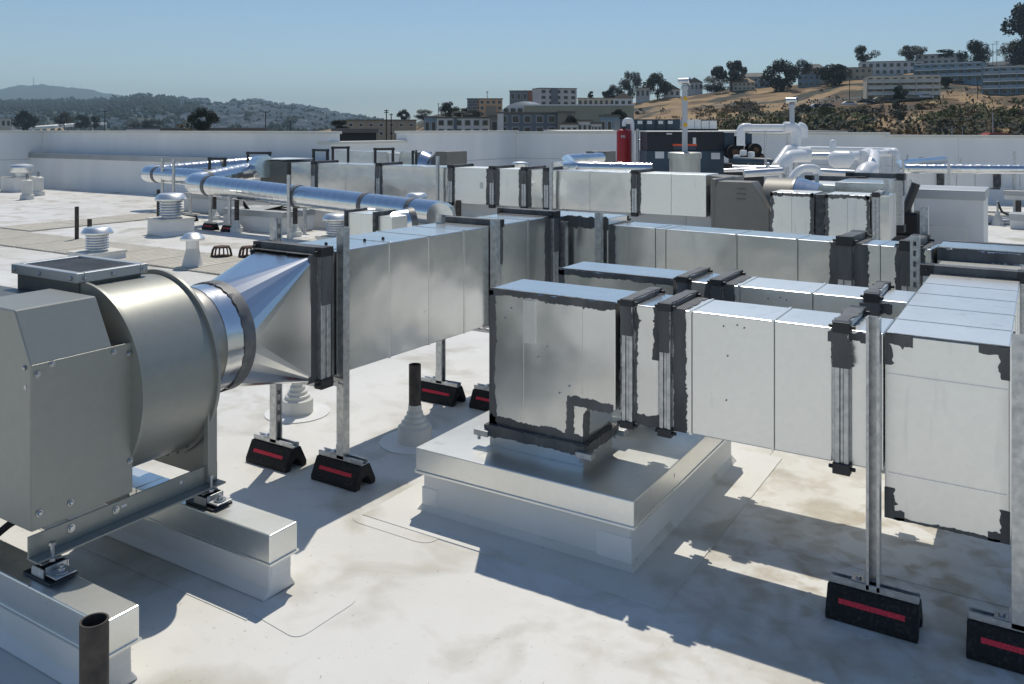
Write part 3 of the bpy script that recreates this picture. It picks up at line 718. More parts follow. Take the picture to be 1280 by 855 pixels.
# roof drains with cast strainers
def drain(label, x, y, r=.125):
    o = thing('roof_drain', label, 'roof drain', (x, y, 0), 0, 'rusty roof drain strainers')
    MB().lathe([(r * 1.1, .002), (r * 1.1, .012), (r * .9, .014)], 20, (x, y, 0)).build('drain_ring', M_rust, o)
    for k in range(14):
        a = 2 * math.pi * k / 14; c, q = math.cos(a), math.sin(a)
        MB().tube([(x + r * c, y + r * q, .012), (x + r * .86 * c, y + r * .86 * q, .10), (x + r * .7 * c, y + r * .7 * q, .135)], .0085, 5).build('strainer_bar', M_rust, o)
    MB().lathe([(r * .98, .0125), (r * .98, .024)], 20, (x, y, 0)).build('strainer_hoop', M_rust, o)
    MB().lathe([(r * .78, .125), (r * .74, .142), (r * .3, .15)], 20, (x, y, 0)).build('strainer_cap', M_rust, o)
drain('rusty dome roof drain strainer standing clear of the fan cone', -8.62, 7.1)
drain('rusty dome roof drain strainer partly covered by the fan cone', -8.32, 7.27)

# roof ventilators
def ventilator(label, x, y, s, curb=None, hood='flat', rz=0.0, group='round roof ventilators', cm=M_memb):
    o = thing('roof_ventilator', label, 'roof ventilator', (x, y, 0), 0, group)
    z = 0
    if curb:
        cw, chh = curb
        mt = Matrix.Translation((x, y, 0)) @ Matrix.Rotation(rz, 4, 'Z')
        MB().prism([(-cw / 2 - .03, 0), (cw / 2 + .03, 0), (cw / 2, .07), (cw / 2, chh), (-cw / 2, chh), (-cw / 2, .07)], lambda u, v, t: mt @ Vector((u, t, v)), cw / 2, -cw / 2).build('vent_curb', cm, o, bevel=.01)
        MB().box(-cw / 2 - .012, cw / 2 + .012, -cw / 2 - .012, cw / 2 + .012, chh - .03, chh + .006, mt).build('curb_cap', M_cream, o, bevel=.004)
        z = chh + .006
    if hood == 'flat':
        b = MB().lathe([(s * .30, z), (s * .30, z + s * .58)], 24, (x, y, 0)).build('vent_drum', M_alum, o, smooth=40)
        for k in range(6):
            zz = z + s * (.06 + .085 * k)
            MB().lathe([(s * .30, zz), (s * .37, zz + s * .01), (s * .36, zz + s * .035), (s * .302, zz + s * .05)], 24, (x, y, 0), cap0=False, cap1=False).build('louvre_ring', M_alum, b, smooth=40)
        MB().lathe([(s * .36, z + s * .55), (s * .5, z + s * .565), (s * .5, z + s * .62), (s * .40, z + s * .76), (s * .36, z + s * .78), (.02, z + s * .79)], 32, (x, y, 0)).build('hood', M_galvm, o, smooth=35)
    elif hood == 'drum':
        MB().lathe([(s * .36, z), (s * .36, z + s * .25)], 24, (x, y, 0)).build('vent_neck', M_alum, o, smooth=40)
        MB().lathe([(s * .5, z + s * .2), (s * .52, z + s * .25), (s * .52, z + s * .42), (s * .47, z + s * .5), (s * .2, z + s * .56), (.01, z + s * .57)], 32, (x, y, 0)).build('hood', M_galvm, o, smooth=30)
    else:
        MB().lathe([(s * .47, z + .001), (s * .44, z + s * .05), (s * .27, z + s * .75), (s * .27, z + s * .8)], 28, (x, y, 0)).build('cone_flashing', M_boot, o, smooth=40)
        MB().lathe([(s * .265, z + s * .8), (s * .265, z + s * 1.2)], 24, (x, y, 0)).build('vent_neck', M_alum, o, smooth=40)
        MB().lathe([(s * .27, z + s * 1.14), (s * .5, z + s * 1.16), (s * .5, z + s * 1.24), (s * .3, z + s * 1.42), (s * .2, z + s * 1.46), (.01, z + s * 1.47)], 28, (x, y, 0)).build('hood', M_galvm, o, smooth=35)
    return o
ventilator('louvred round ventilator between two dark pipe stubs beside the walkway', -9.75, 6.18, .36, (.46, .11))
ventilator('louvred round ventilator on a tall white curb beyond the walkway', -11.15, 8.25, .46, (.50, .25), rz=R(-12))
ventilator('cone-based round vent with small hood near the rusty drains', -8.33, 6.45, .27, None, 'cone')
ventilator('drum-hooded ventilator on a white curb in the far roof corner by the parapets', -22.0, 11.9, .58, (.68, .36), 'drum')
ventilator('louvred white ventilator under the long spiral duct', *img_pt(420, 282, 11.3).xy, .36, (.36, .18))
ventilator('round hood just showing over the rear duct', *img_pt(650, 300, 9.6).xy, .36, (.4, .40), 'flat')
ventilator('round cap vent showing over the spiral duct bend', *img_pt(521, 300, 11.6).xy, .30, (.4, .48), 'flat')
ventilator('drum-hooded ventilator on a white curb before the parapet corner', *img_pt(650, 230, 18.5).xy, .34, (.42, .68), 'drum')
def stub(label, b, d, z0, r=.028):
    p = img_pt(b, 200, d); return boot_pipe(label, p.x, p.y, r, z0, 0, 'dark pipe stubs around the ventilators')
stub('tall dark pipe stub behind the louvred ventilator by the walkway', 96, 12.2, .48)
stub('dark pipe stub close beside the louvred ventilator by the walkway', 112, 11.0, .43)
stub('dark pipe stub behind the ventilator on the tall curb', 198, 14.2, .58)
for i, (b, d) in enumerate(((34, 19.2), (48, 20.3))):
    p = img_pt(b, 240, d); o = thing('hook_vent', ('small grey boot vent with wire hook nearer the open roof', 'small grey boot vent with wire hook close to the corner ventilator')[i], 'vent pipe', (p.x, p.y, 0), 0, 'small hooked vents')
    MB().lathe([(.15, .002), (.14, .1), (.11, .11), (.11, .42), (.05, .45)], 16, (p.x, p.y, 0)).build('boot', M_boot, o, smooth=40)
    MB().tube(fillet([(p.x - .03, p.y, .44), (p.x - .03, p.y, .56), (p.x + .03, p.y, .56), (p.x + .03, p.y, .44)], .03, 4), .008, 6).build('hook', M_dark, o)

# round spiral ducts
def ridged(path, r, step=.06, rid=.004):
    P = resample(path, step); out = []; rr = []
    for i, p in enumerate(P):
        out.append(p); rr.append(r + (rid if i % 2 else 0))
    return out, rr
def spiral(label, segs, r, bands=(), group='bright spiral ducts', m=M_spiral):
    """segs: list of (kind, path) - straight lengths are ridged, elbows smooth"""
    o = thing('spiral_duct', label, 'round duct', segs[0][1][0], 0, group)
    for kind, path in segs:
        path = [Vector(p) for p in path]
        if kind == 's':
            P = resample(path, .02); rr = [r] * len(P)
            acc = 0
            for i in range(1, len(P) - 1):
                acc += (P[i] - P[i - 1]).length
                if acc > .13: rr[i] = r + .0028; acc = 0
            MB().tube(P, rr, 28).build('duct_length', m, o, smooth=80)
        else:
            MB().tube(fillet(path, kind, 12), r + .003, 28).build('elbow', m, o, smooth=60)
    for p, q in bands:
        p, q = Vector(p), Vector(q); u = (q - p).normalized() * .035
        MB().tube([p - u, p + u], r + .009, 28).build('sealed_band', M_galv if r < .1 else M_seal2, o, smooth=40)
    return o
def lerp(a, b, t): return Vector(a) * (1 - t) + Vector(b) * t
a0, a1, a2 = img_pt(335, 206, 15.6), img_pt(240, 228, 13.9), img_pt(556, 264, 10.9)
a1.z = .70; a2.z = .50; a0.z = .88
a3 = a2 + (a2 - a1).normalized() * .0 + Vector((.30, -.62, .02)); a4 = img_pt(470, 284, 9.9); a4.z = .46
e1a, e1b = lerp(a1, a0, .17), lerp(a1, a2, .09); e2a = lerp(a2, a1, .1)
q1 = (a4 - a3).normalized(); e3 = a3 + q1 * .3
spiral('long bright spiral duct crossing before the pale box duct, bent at both ends',
       [('s', [a0, e1a]), (.34, [e1a, a1, e1b]), ('s', [e1b, lerp(a1, a2, .48)]), ('s', [lerp(a1, a2, .481), e2a]), (.30, [e2a, a2, (a2 + a3) / 2, a3, e3]), ('s', [e3, a4])], .162,
       [(e1a, a0), (e1b, a2), (lerp(a1, a2, .482), a2), (lerp(a1, a2, .74), a2), (e2a, a1), (e3, a4), (lerp(a0, a1, .1), a1), (a4 - q1 * .05, e3)])
b0_, b1_, b2_ = img_pt(335, 204, 18.2), img_pt(183, 219, 16.9), img_pt(300, 222, 15.3)
b0_.z = .86; b1_.z = .70; b2_.z = .66
f1, f2 = lerp(b1_, b0_, .12), lerp(b1_, b2_, .14)
spiral('shorter bright spiral duct bending round behind the ventilator on the tall curb', [('s', [b0_, f1]), (.33, [f1, b1_, f2]), ('s', [f2, b2_])], .155, [(f1, b0_), (f2, b2_), (lerp(b0_, b1_, .4), b1_)])
# posts along the spiral ducts
for lb, b, d, zt, ft in (('strut post at the far bend of the shorter spiral duct', 203, 16.4, 1.02, False), ('taller strut post in front of the shorter spiral duct', 217, 15.7, 1.03, False), ('slotted post under the shorter spiral duct', 238, 14.75, .55, True),
                     ('post with rubber base under the near bend of the long spiral duct', 263, 13.5, .56, True), ('post with rubber base right of the bend of the long spiral duct', 287, 13.2, .56, True),
                     ('tall strut post crossing the long spiral duct', 361, 12.3, .93, False), ('slotted post behind the long spiral duct', 381, 13.0, .5, False)):
    p = img_pt(b, 260, d); support(lb, p.x, p.y, zt, R(20), 'slotted' in lb, .26, 0, 'strut posts in the far duct rows', ft)
for lb, b, d in (('dark pipe in a white boot under the long spiral duct bend', 296, 13.1), ('dark pipe in a white boot beside the tall post at the long spiral duct', 369, 12.6), ('dark pipe in a white boot behind the posts of the spiral duct', 268, 14.9)):
    p = img_pt(b, 280, d); boot_pipe(lb, p.x, p.y, .035, .5, .19, 'dark pipes in white boots', .10)
def curbbox(label, b0, b1, d, z0, z1, depth=.6, cap=.09, m=M_memb, cm=M_cap, group=None, rz=0.0, name='equipment_curb'):
    p, q = img_pt(b0, 200, d), img_pt(b1, 200, d * (1 - (b1 - b0) / 1730.))
    p.z = q.z = 0
    u = (q - p); L = u.length; u.normalize()
    if rz is not None: u = Vector((math.cos(rz), math.sin(rz), 0))
    v = Vector((-u.y, u.x, 0))
    mt = Matrix(((u.x, v.x, 0, p.x), (u.y, v.y, 0, p.y), (0, 0, 1, 0), (0, 0, 0, 1)))
    o = thing(name, label, 'equipment curb', (p.x, p.y, z0), 0, group)
    MB().box(.015, L - .015, .015, depth - .015, z0, z1 - cap * .98, mt).build('curb_wall', m, o, bevel=.01)
    MB().box(0, L, 0, depth, z1 - cap, z1, mt).build('curb_cap', cm, o, bevel=.006)
    return o
curbbox('white low curb behind the slotted post under the spiral ducts', 228, 303, 16.4, 0, .36, .8)
curbbox('white low curb with grey cap under the long spiral duct', 277, 358, 13.6, 0, .33, .7)
curbbox('white curb block behind the long spiral duct, left of the pale box duct', 372, 470, 13.9, 0, .42, .8)
# cables and dark gear on that curb
p = img_pt(318, 262, 13.4)
o = thing('cable_bundle', 'dark cables and a strut bar hanging under the long spiral duct', 'cables', p)
for k in range(3):
    MB().tube(fillet([p + Vector((-.25, .0, .12 - .03 * k)), p + Vector((0, -.05, -.05 - .03 * k)), p + Vector((.3, .05, .02)), p + Vector((.65, .1, .1 - .04 * k))], .2, 6), .012, 6).build('cable', M_black, o)
MB().box(p.x + .3, p.x + 1.0, p.y + .25, p.y + .3, .42, .52).build('strut_bar', M_dark, o)

# small pale duct with sealed flange, end of the long spiral duct
o = thing('takeoff_box', 'small pale duct box with dark sealed joint at the end of the spiral duct', 'duct', img_pt(478, 300, 9.9))
p = img_pt(478, 282, 9.8)
MB().box(p.x - .42, p.x - .02, p.y - .12, p.y + .2, .36, .62).build('duct_section', M_galvm, o, bevel=.005)
MB().box(p.x - .019, p.x + .015, p.y - .15, p.y + .23, .33, .65).build('flange', M_flange, o, bevel=.004); MB().box(p.x - .45, p.x - .421, p.y - .15, p.y + .23, .33, .65).build('flange', M_flange, o, bevel=.004)
MB().box(p.x + .016, p.x + .22, p.y - .10, p.y + .18, .38, .60).build('duct_section', M_galvm, o, bevel=.005)

# ---------------------------------------------------------------- far box duct (a row along the roof)
BY = 10.6
def bX(b, y=BY):
    k = (b - 640) / 1071; d = y / (SY * k + CY); return (CY * k - SY) * d
fd = thing('far_duct', 'long pale box duct on posts crossing the middle of the roof', 'duct', (-7, BY + .25, .7))
joints = [393, 474, 564, 616, 656, 684, 794, 886]
prev = 362
for i, j in enumerate(joints):
    a, b = bX(prev) + .035, bX(j) - .035
    n = max(1, round((b - a) / .55)); m = M_galvm if j in (616, 656, 886) else M_galv
    duct_run(fd, 'x', [a + (b - a) * q / n for q in range(n + 1)], BY, BY + .5, .46, 1.0, m)
    if i < len(joints) - 1: flange(fd, 'x', bX(j), BY, BY + .5, .46, 1.0, .035, .07, M_flange, .09 if j in (616, 656) else .045, 'tf')
    prev = j
tag(MB().box(bX(600), bX(604), BY - .004, BY - .0005, .70, .79).build('access_tag', M_strut, fd))
p = bX(886)
MB().prism([(p, .46), (p + .12, .2), (p + .25, .1), (p + .32, .05), (p + .32, .98), (p, .99)], xz, BY + .45, BY + .05).build('fan_inlet', M_fanb, fd, bevel=.01)
cw = thing('roof_divider', 'long white low wall under the pale box duct', 'low wall', (-7, 11, 0))
for i in range(4):
    a, b = bX(520), -2.6; MB().box(a + (b - a) * i / 4 + .002, a + (b - a) * (i + 1) / 4 - .002, 10.9, 11.35, -.01, .72).build('wall_panel', M_white, cw, bevel=.004)
for lb, b, zt in (('strut post in front of the pale box duct, left of its sealed joints', 547, 1.17), ('strut post in front of the pale box duct, right of its sealed joints', 689, 1.13)):
    support(lb, bX(b, 10.5), 10.5, zt, R(0), False, .26, 0, 'strut posts in the far duct rows')
for lb, b in (('slotted post behind the pale box duct, left of its sealed joints', 567), ('slotted post behind the pale box duct, right of its sealed joints', 706), ('slotted post under the left part of the pale box duct', 384)):
    support(lb, bX(b, 10.85) , 10.86, .95, R(0), True, .26, 0, 'strut posts in the far duct rows')
for lb, b in (('dark pipe stub against the low white wall', 573),):
    p = img_pt(b, 270, 11.6); boot_pipe(lb, p.x, p.y, .04, .62, 0)
# dark fan casing at its left end
o = thing('fan_casing', 'dark grey fan casing where the pale box duct meets a spiral duct', 'fan', (bX(340), 11, .46))
MB().prism([(bX(330), .46), (bX(361), .46), (bX(361), 1.02), (bX(336), 1.04), (bX(326), .9)], xz, BY + .55, BY - .05).build('casing', M_fand, o, bevel=.01)
MB().tube([img_pt(322, 209, 15.2), img_pt(332, 208, 15.0)], .20, 28).build('collar', M_bright, o, smooth=40)
MB().box(bX(327), bX(361), BY - .08, BY + .58, 1.045, 1.06).build('lid', M_galvm, o)
def frame(label, b, d, w_, z0, z1, axis=0):
    """dark strut goal-post around a duct joint"""
    p = img_pt(b, 200, d); o = thing('hanger_frame', label, 'strut frame', (p.x, p.y, 0), 0, 'dark strut frames over the far ducts')
    mt = Matrix.Translation((p.x, p.y, 0)) @ Matrix.Rotation(axis, 4, 'Z')
    for s in (0, 1): MB().box(s * w_ - .02, s * w_ + .02, -.02, .02, z0, z1, mt).build('upright', M_dark, o)
    MB().box(-.03, w_ + .03, -.021, .021, z1 - .045, z1 - .004, mt).build('crossbar', M_dark, o); return o
frame('dark strut frame left of the upper duct row', 392, 16.5, .36, .0, 1.2)
frame('second dark strut frame beside the upper duct row', 416, 16.3, .30, .0, 1.25, R(60))
frame('dark strut frame before the white duct box', 469, 15.6, .34, .0, 1.24, R(60))
frame('dark strut frame at the cone of the small dark fan', 516, 15.2, .42, .0, 1.2, R(120))
frame('dark strut frame above the dark fan casing', 310, 15.6, .4, .4, 1.17, R(30))
frame('small dark strut frame above the spiral duct', 262, 15.8, .35, .4, 1.06, R(10))
# upper row: duct, cone, collar and small dark fan
UY = 13.0
o = thing('upper_duct', 'grey and white duct row behind the pale box duct, ending in a small dark fan', 'duct', (bX(460, UY), UY, .6))
duct_run(o, 'x', [bX(420, UY), bX(440, UY), bX(466, UY), bX(485, UY)], UY, UY + .5, .55, 1.13)
MB().box(bX(486, UY), bX(499, UY), UY - .01, UY + .5, .55, 1.11).build('white_section', M_white, o, bevel=.004)
duct_section(o, 'x', bX(500, UY), bX(520, UY), UY, UY + .5, .55, 1.13)
zc, yc = .86, UY + .25
xa, xb = bX(522, UY), bX(531, UY)
MB().lathe([(.29, xa), (.21, xb), (.21, bX(537, UY))], 28, (0, yc, zc), 'x').build('collar', M_bright, o, smooth=40)
MB().lathe([(.218, xb + .02), (.218, xb + .07)], 28, (0, yc, zc), 'x').build('sealed_band', M_seal2, o, smooth=40)
MB().lathe([(.235, bX(537, UY)), (.30, bX(537, UY) + .05), (.30, bX(549, UY))], 28, (0, yc, zc), 'x').build('drum', M_fand, o, smooth=40)
MB().box(bX(548, UY), bX(563, UY), UY - .1, UY + .55, .5, 1.16).build('motor_cover', M_fanb, o, bevel=.01)

# trapezoid hood, bent silver duct and small dark fan before the red tank
p = img_pt(694, 208, 12.5)
o = thing('intake_hood', 'small bright sloped hood behind the post on the pale box duct', 'hood', p)
MB().prism([(-.15, 0), (.13, 0), (.13, .1), (.09, .12), (-.08, .12)], lambda u, v, t: Vector((p.x + u, p.y + t, .98 + v)), .3, 0).build('hood_shell', M_bright, o, bevel=.004)
g0_, g1_, g2_, g3_ = img_pt(752, 197, 14.6), img_pt(708, 200, 13.9), img_pt(716, 209, 12.9), img_pt(815, 211, 12.6)
m1, m2 = lerp(g0_, g1_, .55), lerp(g2_, g3_, .22)
spiral('bright silver duct doubling back in front of the red tank', [('s', [g0_, m1]), (.25, [m1, g1_, g2_, m2]), ('s', [m2, g3_])], .085, [(m1, g0_), (lerp(g2_, g3_, .3), g3_), (lerp(g2_, g3_, .6), g3_)])
o = thing('small_fan', 'small dark fan box at the end of the bent silver duct', 'fan', img_pt(748, 200, 14.8))
p = img_pt(748, 196, 14.9); MB().box(p.x - .17, p.x + .22, p.y - .15, p.y + .25, p.z - .12, p.z + .1).build('casing', M_fanb, o, bevel=.008); MB().tube([img_pt(738, 197, 14.5), img_pt(744, 197, 14.7)], .11, 20).build('inlet_ring', M_fand, o, smooth=40)
MB().box(p.x - .1, p.x + .1, p.y - .1, p.y + .2, 0, p.z - .121).build('stand', M_strut, o)

# red tank
p = img_pt(780, 209, 19.5)
o = thing('red_tank', 'upright red pressure tank with white pipe elbow on top', 'tank', (p.x, p.y, 0))
r_ = .168
MB().lathe([(r_ * .8, p.z), (r_, p.z + .03), (r_, p.z + .80), (r_ * .9, p.z + .84), (r_ * .4, p.z + .87), (.05, p.z + .875)], 28, (p.x, p.y, 0)).build('tank_shell', M_tank, o, smooth=40)
for k in range(3):
    a = k * 2.1 + .5; MB().box(p.x + .11 * math.cos(a) - .02, p.x + .11 * math.cos(a) + .02, p.y + .11 * math.sin(a) - .02, p.y + .11 * math.sin(a) + .02, 0, p.z + .02).build('leg', M_dark, o)
fwd = Vector((-SY, CY, 0)); rgt = Vector((CY, SY, 0))
f = Vector((p.x, p.y, p.z + .70)) - fwd * (r_ + .001) - rgt * .04
lb_ = MB()
for u0, u1, w0, w1 in ((-.05, -.035, -.03, .03), (-.05, -.02, .018, .03), (-.05, -.02, -.006, .006), (-.012, .0, -.03, .03), (-.012, .018, .018, .03), (.006, .018, -.03, .03), (.03, .042, -.03, .03), (.03, .055, -.03, -.018)):
    lb_.add([f + rgt * u0 + Z * w0 - fwd * .004, f + rgt * u1 + Z * w0 - fwd * .004, f + rgt * u1 + Z * w1 - fwd * .004, f + rgt * u0 + Z * w1 - fwd * .004], [(0, 1, 2, 3)])
tag(lb_.build('tank_lettering', M_label, o), kind='stuff')
MB().tube(fillet([(p.x, p.y, p.z + .87), (p.x, p.y, p.z + 1.08), Vector((p.x, p.y, p.z + 1.08)) + rgt * .19, Vector((p.x, p.y, .0)) + rgt * .19], .09, 8), .045, 14).build('white_pipe', M_wpipe, o, smooth=50)
MB().lathe([(.05, p.z + .84), (.05, p.z + .93)], 14, (p.x, p.y, 0)).build('neck', M_dark, o)
q = img_pt(797, 170, 19.4); o = thing('pipe_stand', 'slim grey pipe stand beside the red tank with a bracket arm', 'pipe', (q.x, q.y, 0))
MB().tube([(q.x, q.y, 0), (q.x, q.y, 1.58)], .035, 10).build('pole', M_strut, o, smooth=50); MB().tube([Vector((q.x, q.y, 1.32)), Vector((q.x, q.y, 1.32)) + rgt * .24], .02, 8).build('arm', M_strut, o)
MB().tube([Vector((q.x, q.y, .75)), Vector((q.x, q.y, .75)) + rgt * .24], .03, 8).build('arm', M_alum, o)

# navy chiller
def cbox(name, m, par, b0, b1, e0, e1, d, depth, off=0.0, bevel=.006):
    """panel facing the camera, cut to image pixel bounds at distance d, `depth` deep behind"""
    z1, z0 = img_pt(0, e0, d).z, img_pt(0, e1, d).z
    p = img_pt((b0 + b1) / 2, 160, d); hw = (b1 - b0) / 2 * d / 1071
    mt = Matrix.Translation((p.x, p.y, 0)) @ Matrix.Rotation(YAW, 4, 'Z')
    return MB().box(-hw, hw, -off, depth, z0, z1, mt).build(name, m, par, bevel=bevel)
o = thing('chiller', 'navy two-tone chiller cabinet with pale labels behind the metal drum', 'chiller', (*img_pt(857, 200, 18).xy, 0))
cbox('upper_panel', M_chill, o, 809, 905, 165, 188.4, 18, 1.0); cbox('lower_panel', M_chillb, o, 808, 905, 188.6, 255, 18, 1.0)
cbox('end_panel', M_chillb, o, 905.5, 918, 166, 188, 18, 1.0); cbox('roof_lip', M_strut, o, 808, 919, 163.8, 164.9, 18, 1.0, .02)
cbox('warning_stripe', M_orange, o, 841, 871, 180, 182.5, 18, .001, .003, 0); cbox('display_panel', M_chillb, o, 842, 870, 183, 187, 18, .001, .004, 0)
cbox('label_plate', M_label, o, 866, 870, 172, 180, 18, .001, .003, 0); cbox('label_plate', M_label, o, 819, 830, 189.5, 198, 18, .001, .003, 0); cbox('label_plate', M_label, o, 889, 900, 191, 199, 18, .001, .003, 0)
cbox('label_plate', M_label, o, 833, 840, 166.5, 168, 18, .001, .003, 0)
cbox('cabinet', M_chillb, o, 929, 940, 166, 181, 18, .5); cbox('back_frame', M_chill, o, 918, 930, 170, 245, 18.4, .5); cbox('base', M_dark, o, 905, 955, 205, 250, 18.2, .8)
for b, e, rr in ((917, 190, .15), (943, 187, .13), (931, 192, .10), (949, 196, .08)):
    c = img_pt(b, e, 17.8); MB().tube([c - fwd * .12, c - fwd * .1, c + fwd * .3], [rr * .7, rr, rr], 18).build('motor', M_black, o, smooth=40); MB().tube([c - fwd * .15, c - fwd * .121], rr * .45, 12).build('motor_hub', M_rust, o)
for b, e in ((929, 191), (939, 193), (921, 197)):
    c = img_pt(b, e, 17.55); MB().lathe([(.02, -.06), (.07, -.05), (.07, .05), (.02, .06)], 14, c).build('valve', M_wpipe, o, smooth=50)
c0, c1 = img_pt(917, 201, 17.5), img_pt(968, 203, 16.8); MB().tube([c0, c0 + (c1 - c0) * .05, c1 - (c1 - c0) * .08, c1], [.06, .085, .085, .05], 20).build('condenser_shell', M_chillb, o, smooth=50)

# metal drum with tall flue
def flue(o, b, d, z0, e_top, r):
    p = img_pt(b, 160, d); zt = img_pt(b, e_top, d).z
    MB().tube([(p.x, p.y, z0), (p.x, p.y, zt - .08)], r, 18).build('flue_pipe', M_flue, o, smooth=50)
    MB().lathe([(r, zt - .16), (r * 1.35, zt - .15), (r * 1.35, zt - .10), (r, zt - .09)], 18, (p.x, p.y, 0)).build('flue_collar', M_flue, o, smooth=50)
    q = Vector((p.x, p.y, zt - .02)); ax = (rgt - fwd * .55).normalized(); mid = q - ax * .05
    MB().tube([q - ax * r * 2.2, q + ax * r * 1.5], r * 1.15, 18).build('tee_cap', M_alum, o, smooth=50)
    MB().tube([q + ax * r * 1.5, q + ax * r * 1.75, q + ax * r * 2.0], [r * 1.2, r * 1.5, r * 1.3], 18).build('cap_ring', M_galvm, o, smooth=50); MB().tube([q + ax * (r * 2.0 + .001), q + ax * (r * 2.0 + .004)], r * 1.0, 18).build('cap_mouth_shade', M_dark, o)  # last disc is dark colour standing in for shade in the pipe mouth
p = img_pt(856, 160, 14)
o = thing('drum_and_flue', 'tall pale flue pipe with yellow dots rising from a ribbed metal drum', 'flue', (p.x, p.y, 0))
MB().lathe([(.25, 0), (.25, .84), (.258, .85), (.25, .86), (.25, 1.10), (.272, 1.105), (.272, 1.195), (.25, 1.205), (.06, 1.21)], 40, (p.x, p.y, 0)).build('drum', M_drum, o, smooth=30)
flue(o, 856, 14, 1.2, 100, .045)
for zz in (2.08, 1.65):
    f = Vector((p.x, p.y, zz)) - fwd * .046
    MB().tube([f, f - fwd * .003], .035, 12).build('yellow_dot', M_yellow, o)

# white jacketed pipes
def pipes(label, runs, d_def=14.0, posts=(), cat='pipework', group=None):
    o = thing('jacketed_pipework', label, cat, (*runs[0][1][0].xy, 0), 0, group)
    for nm, pts, r, m, fr_ in runs:
        MB().tube(fillet(pts, fr_, 7) if fr_ else pts, r, 18).build(nm, m, o, smooth=50)
    for b, d, z in posts:
        p = img_pt(b, 160, d); make_strut(MB(), (0, 0, 0), 1); mb = MB(); make_strut(mb, (p.x, p.y, 0), z, 'z', .4, True); mb.build('pipe_post', M_strut, o)
    return o
def L(*a): return [img_pt(*q) for q in a]
def drop(p, z=0): return Vector((p.x, p.y, z))
D1 = 15.5
o = pipes('white pipe bridge beside the chiller carrying a short flue', [
    ('pipe', L((935, 159, D1), (985, 159, D1)), .058, M_wpipe, 0), ('pipe', L((935, 165, 16.2), (985, 165, 16.2)), .03, M_alum, 0),
    ('elbow', L((926, 182, D1), (926, 159, D1), (938, 159, D1)), .075, M_wpipe, .12),
    ('elbow', L((980, 159, D1), (995, 159, D1), (995, 176, D1)), .10, M_wpipe, .14), ('elbow', L((998, 158, 15.9), (1004, 160, 15.9), (1004, 172, 15.9)), .09, M_wpipe, .1),
    ('pipe', L((995, 168, D1), (995, 200, D1)), .085, M_wpipe, 0),
    ('elbow', L((997, 186, D1), (985, 186, 15.2), (974, 202, 14.9)), .075, M_wpipe, .3), ('pipe', L((976, 200, 14.9), (970, 208, 14.8)), .085, M_wpipe, 0),
    ('pipe', [img_pt(995, 200, D1), drop(img_pt(995, 200, D1))], .05, M_strut, 0)], posts=((957, 15.6, 1.6), (985, 15.7, 1.58)))
flue(o, 990, 15.5, 1.6, 124, .045)
pipes('row of white jacketed pipes with fat elbows behind the pale end boxes', [
    ('pipe', L((1008, 186, 14.6), (1120, 188, 14.2)), .045, M_wpipe, 0), ('pipe', L((1010, 195, 13.6), (1045, 195, 13.4)), .055, M_alum, 0),
    ('elbow', L((1008, 194, 13.6), (982, 196, 13.3), (982, 224, 13.3)), .10, M_wpipe, .22), ('cap', L((996, 193, 13.6), (1012, 193, 13.6)), .125, M_wpipe, 0),
    ('cap', [img_pt(1036, 198, 13.2), img_pt(1038, 198, 13.2), img_pt(1043, 199, 13.2), img_pt(1062, 199, 13.1), img_pt(1066, 199, 13.1)], [.05, .10, .135, .13, .06], M_wpipe, 0),
    ('pipe', L((1062, 195, 13.2), (1096, 192, 13.8)), .07, M_wpipe, 0), ('elbow', L((1078, 196, 13.3), (1086, 192, 13.6), (1092, 196, 13.4), (1090, 210, 13.0)), .10, M_wpipe, .15),
    ('pipe', L((1089, 202, 13.0), (1086, 214, 12.8)), .07, M_alum, 0), ('elbow', L((1089, 211, 12.8), (1082, 214, 12.7), (1078, 221, 12.6), (1078, 227, 12.6)), .125, M_wpipe, .12),
    ('pipe', L((1096, 192, 13.8), (1112, 190, 14.2)), .055, M_wpipe, 0), ('elbow', L((1108, 190, 14.2), (1119, 190, 14.0), (1119, 199, 14.0)), .07, M_wpipe, .08),
    ('pipe', L((1026, 215, 13.0), (1068, 217, 12.8)), .055, M_alum, 0), ('pipe', L((930, 217, 13.2), (978, 214, 13.2)), .06, M_alum, 0), ('elbow', L((988, 226, 12.6), (1000, 210, 12.6), (1022, 210, 12.6), (1022, 226, 12.6)), .06, M_wpipe, .2),
    ('stub', [img_pt(1041, 190, 13.9), img_pt(1041, 178, 13.9), img_pt(1041, 175.5, 13.9), img_pt(1041, 174.5, 13.9)], [.05, .05, .04, .01], M_wpipe, 0), ('vertical', [img_pt(982, 222, 13.3), drop(img_pt(982, 222, 13.3))], .06, M_wpipe, 0), ('vertical', [img_pt(1078, 226, 12.6), drop(img_pt(1078, 226, 12.6))], .07, M_alum, 0)],
    posts=((1020, 13.1, .98), (1099, 13.6, 1.15), (1117, 13.9, 1.15), (984, 12.3, 1.05), (1094, 14.2, 1.1)))
pipes('low silver pipes and fittings in front of the chiller', [('pipe', L((916, 209, 14.2), (980, 210, 13.8)), .035, M_alum, 0), ('pipe', L((905, 213, 13.8), (945, 212, 13.6)), .03, M_alum, 0), ('pipe', L((936, 206, 15), (936, 213, 14)), .03, M_black, 0), ('valve', L((958, 208, 13.9), (961, 208, 13.9)), .07, M_alum, 0)])

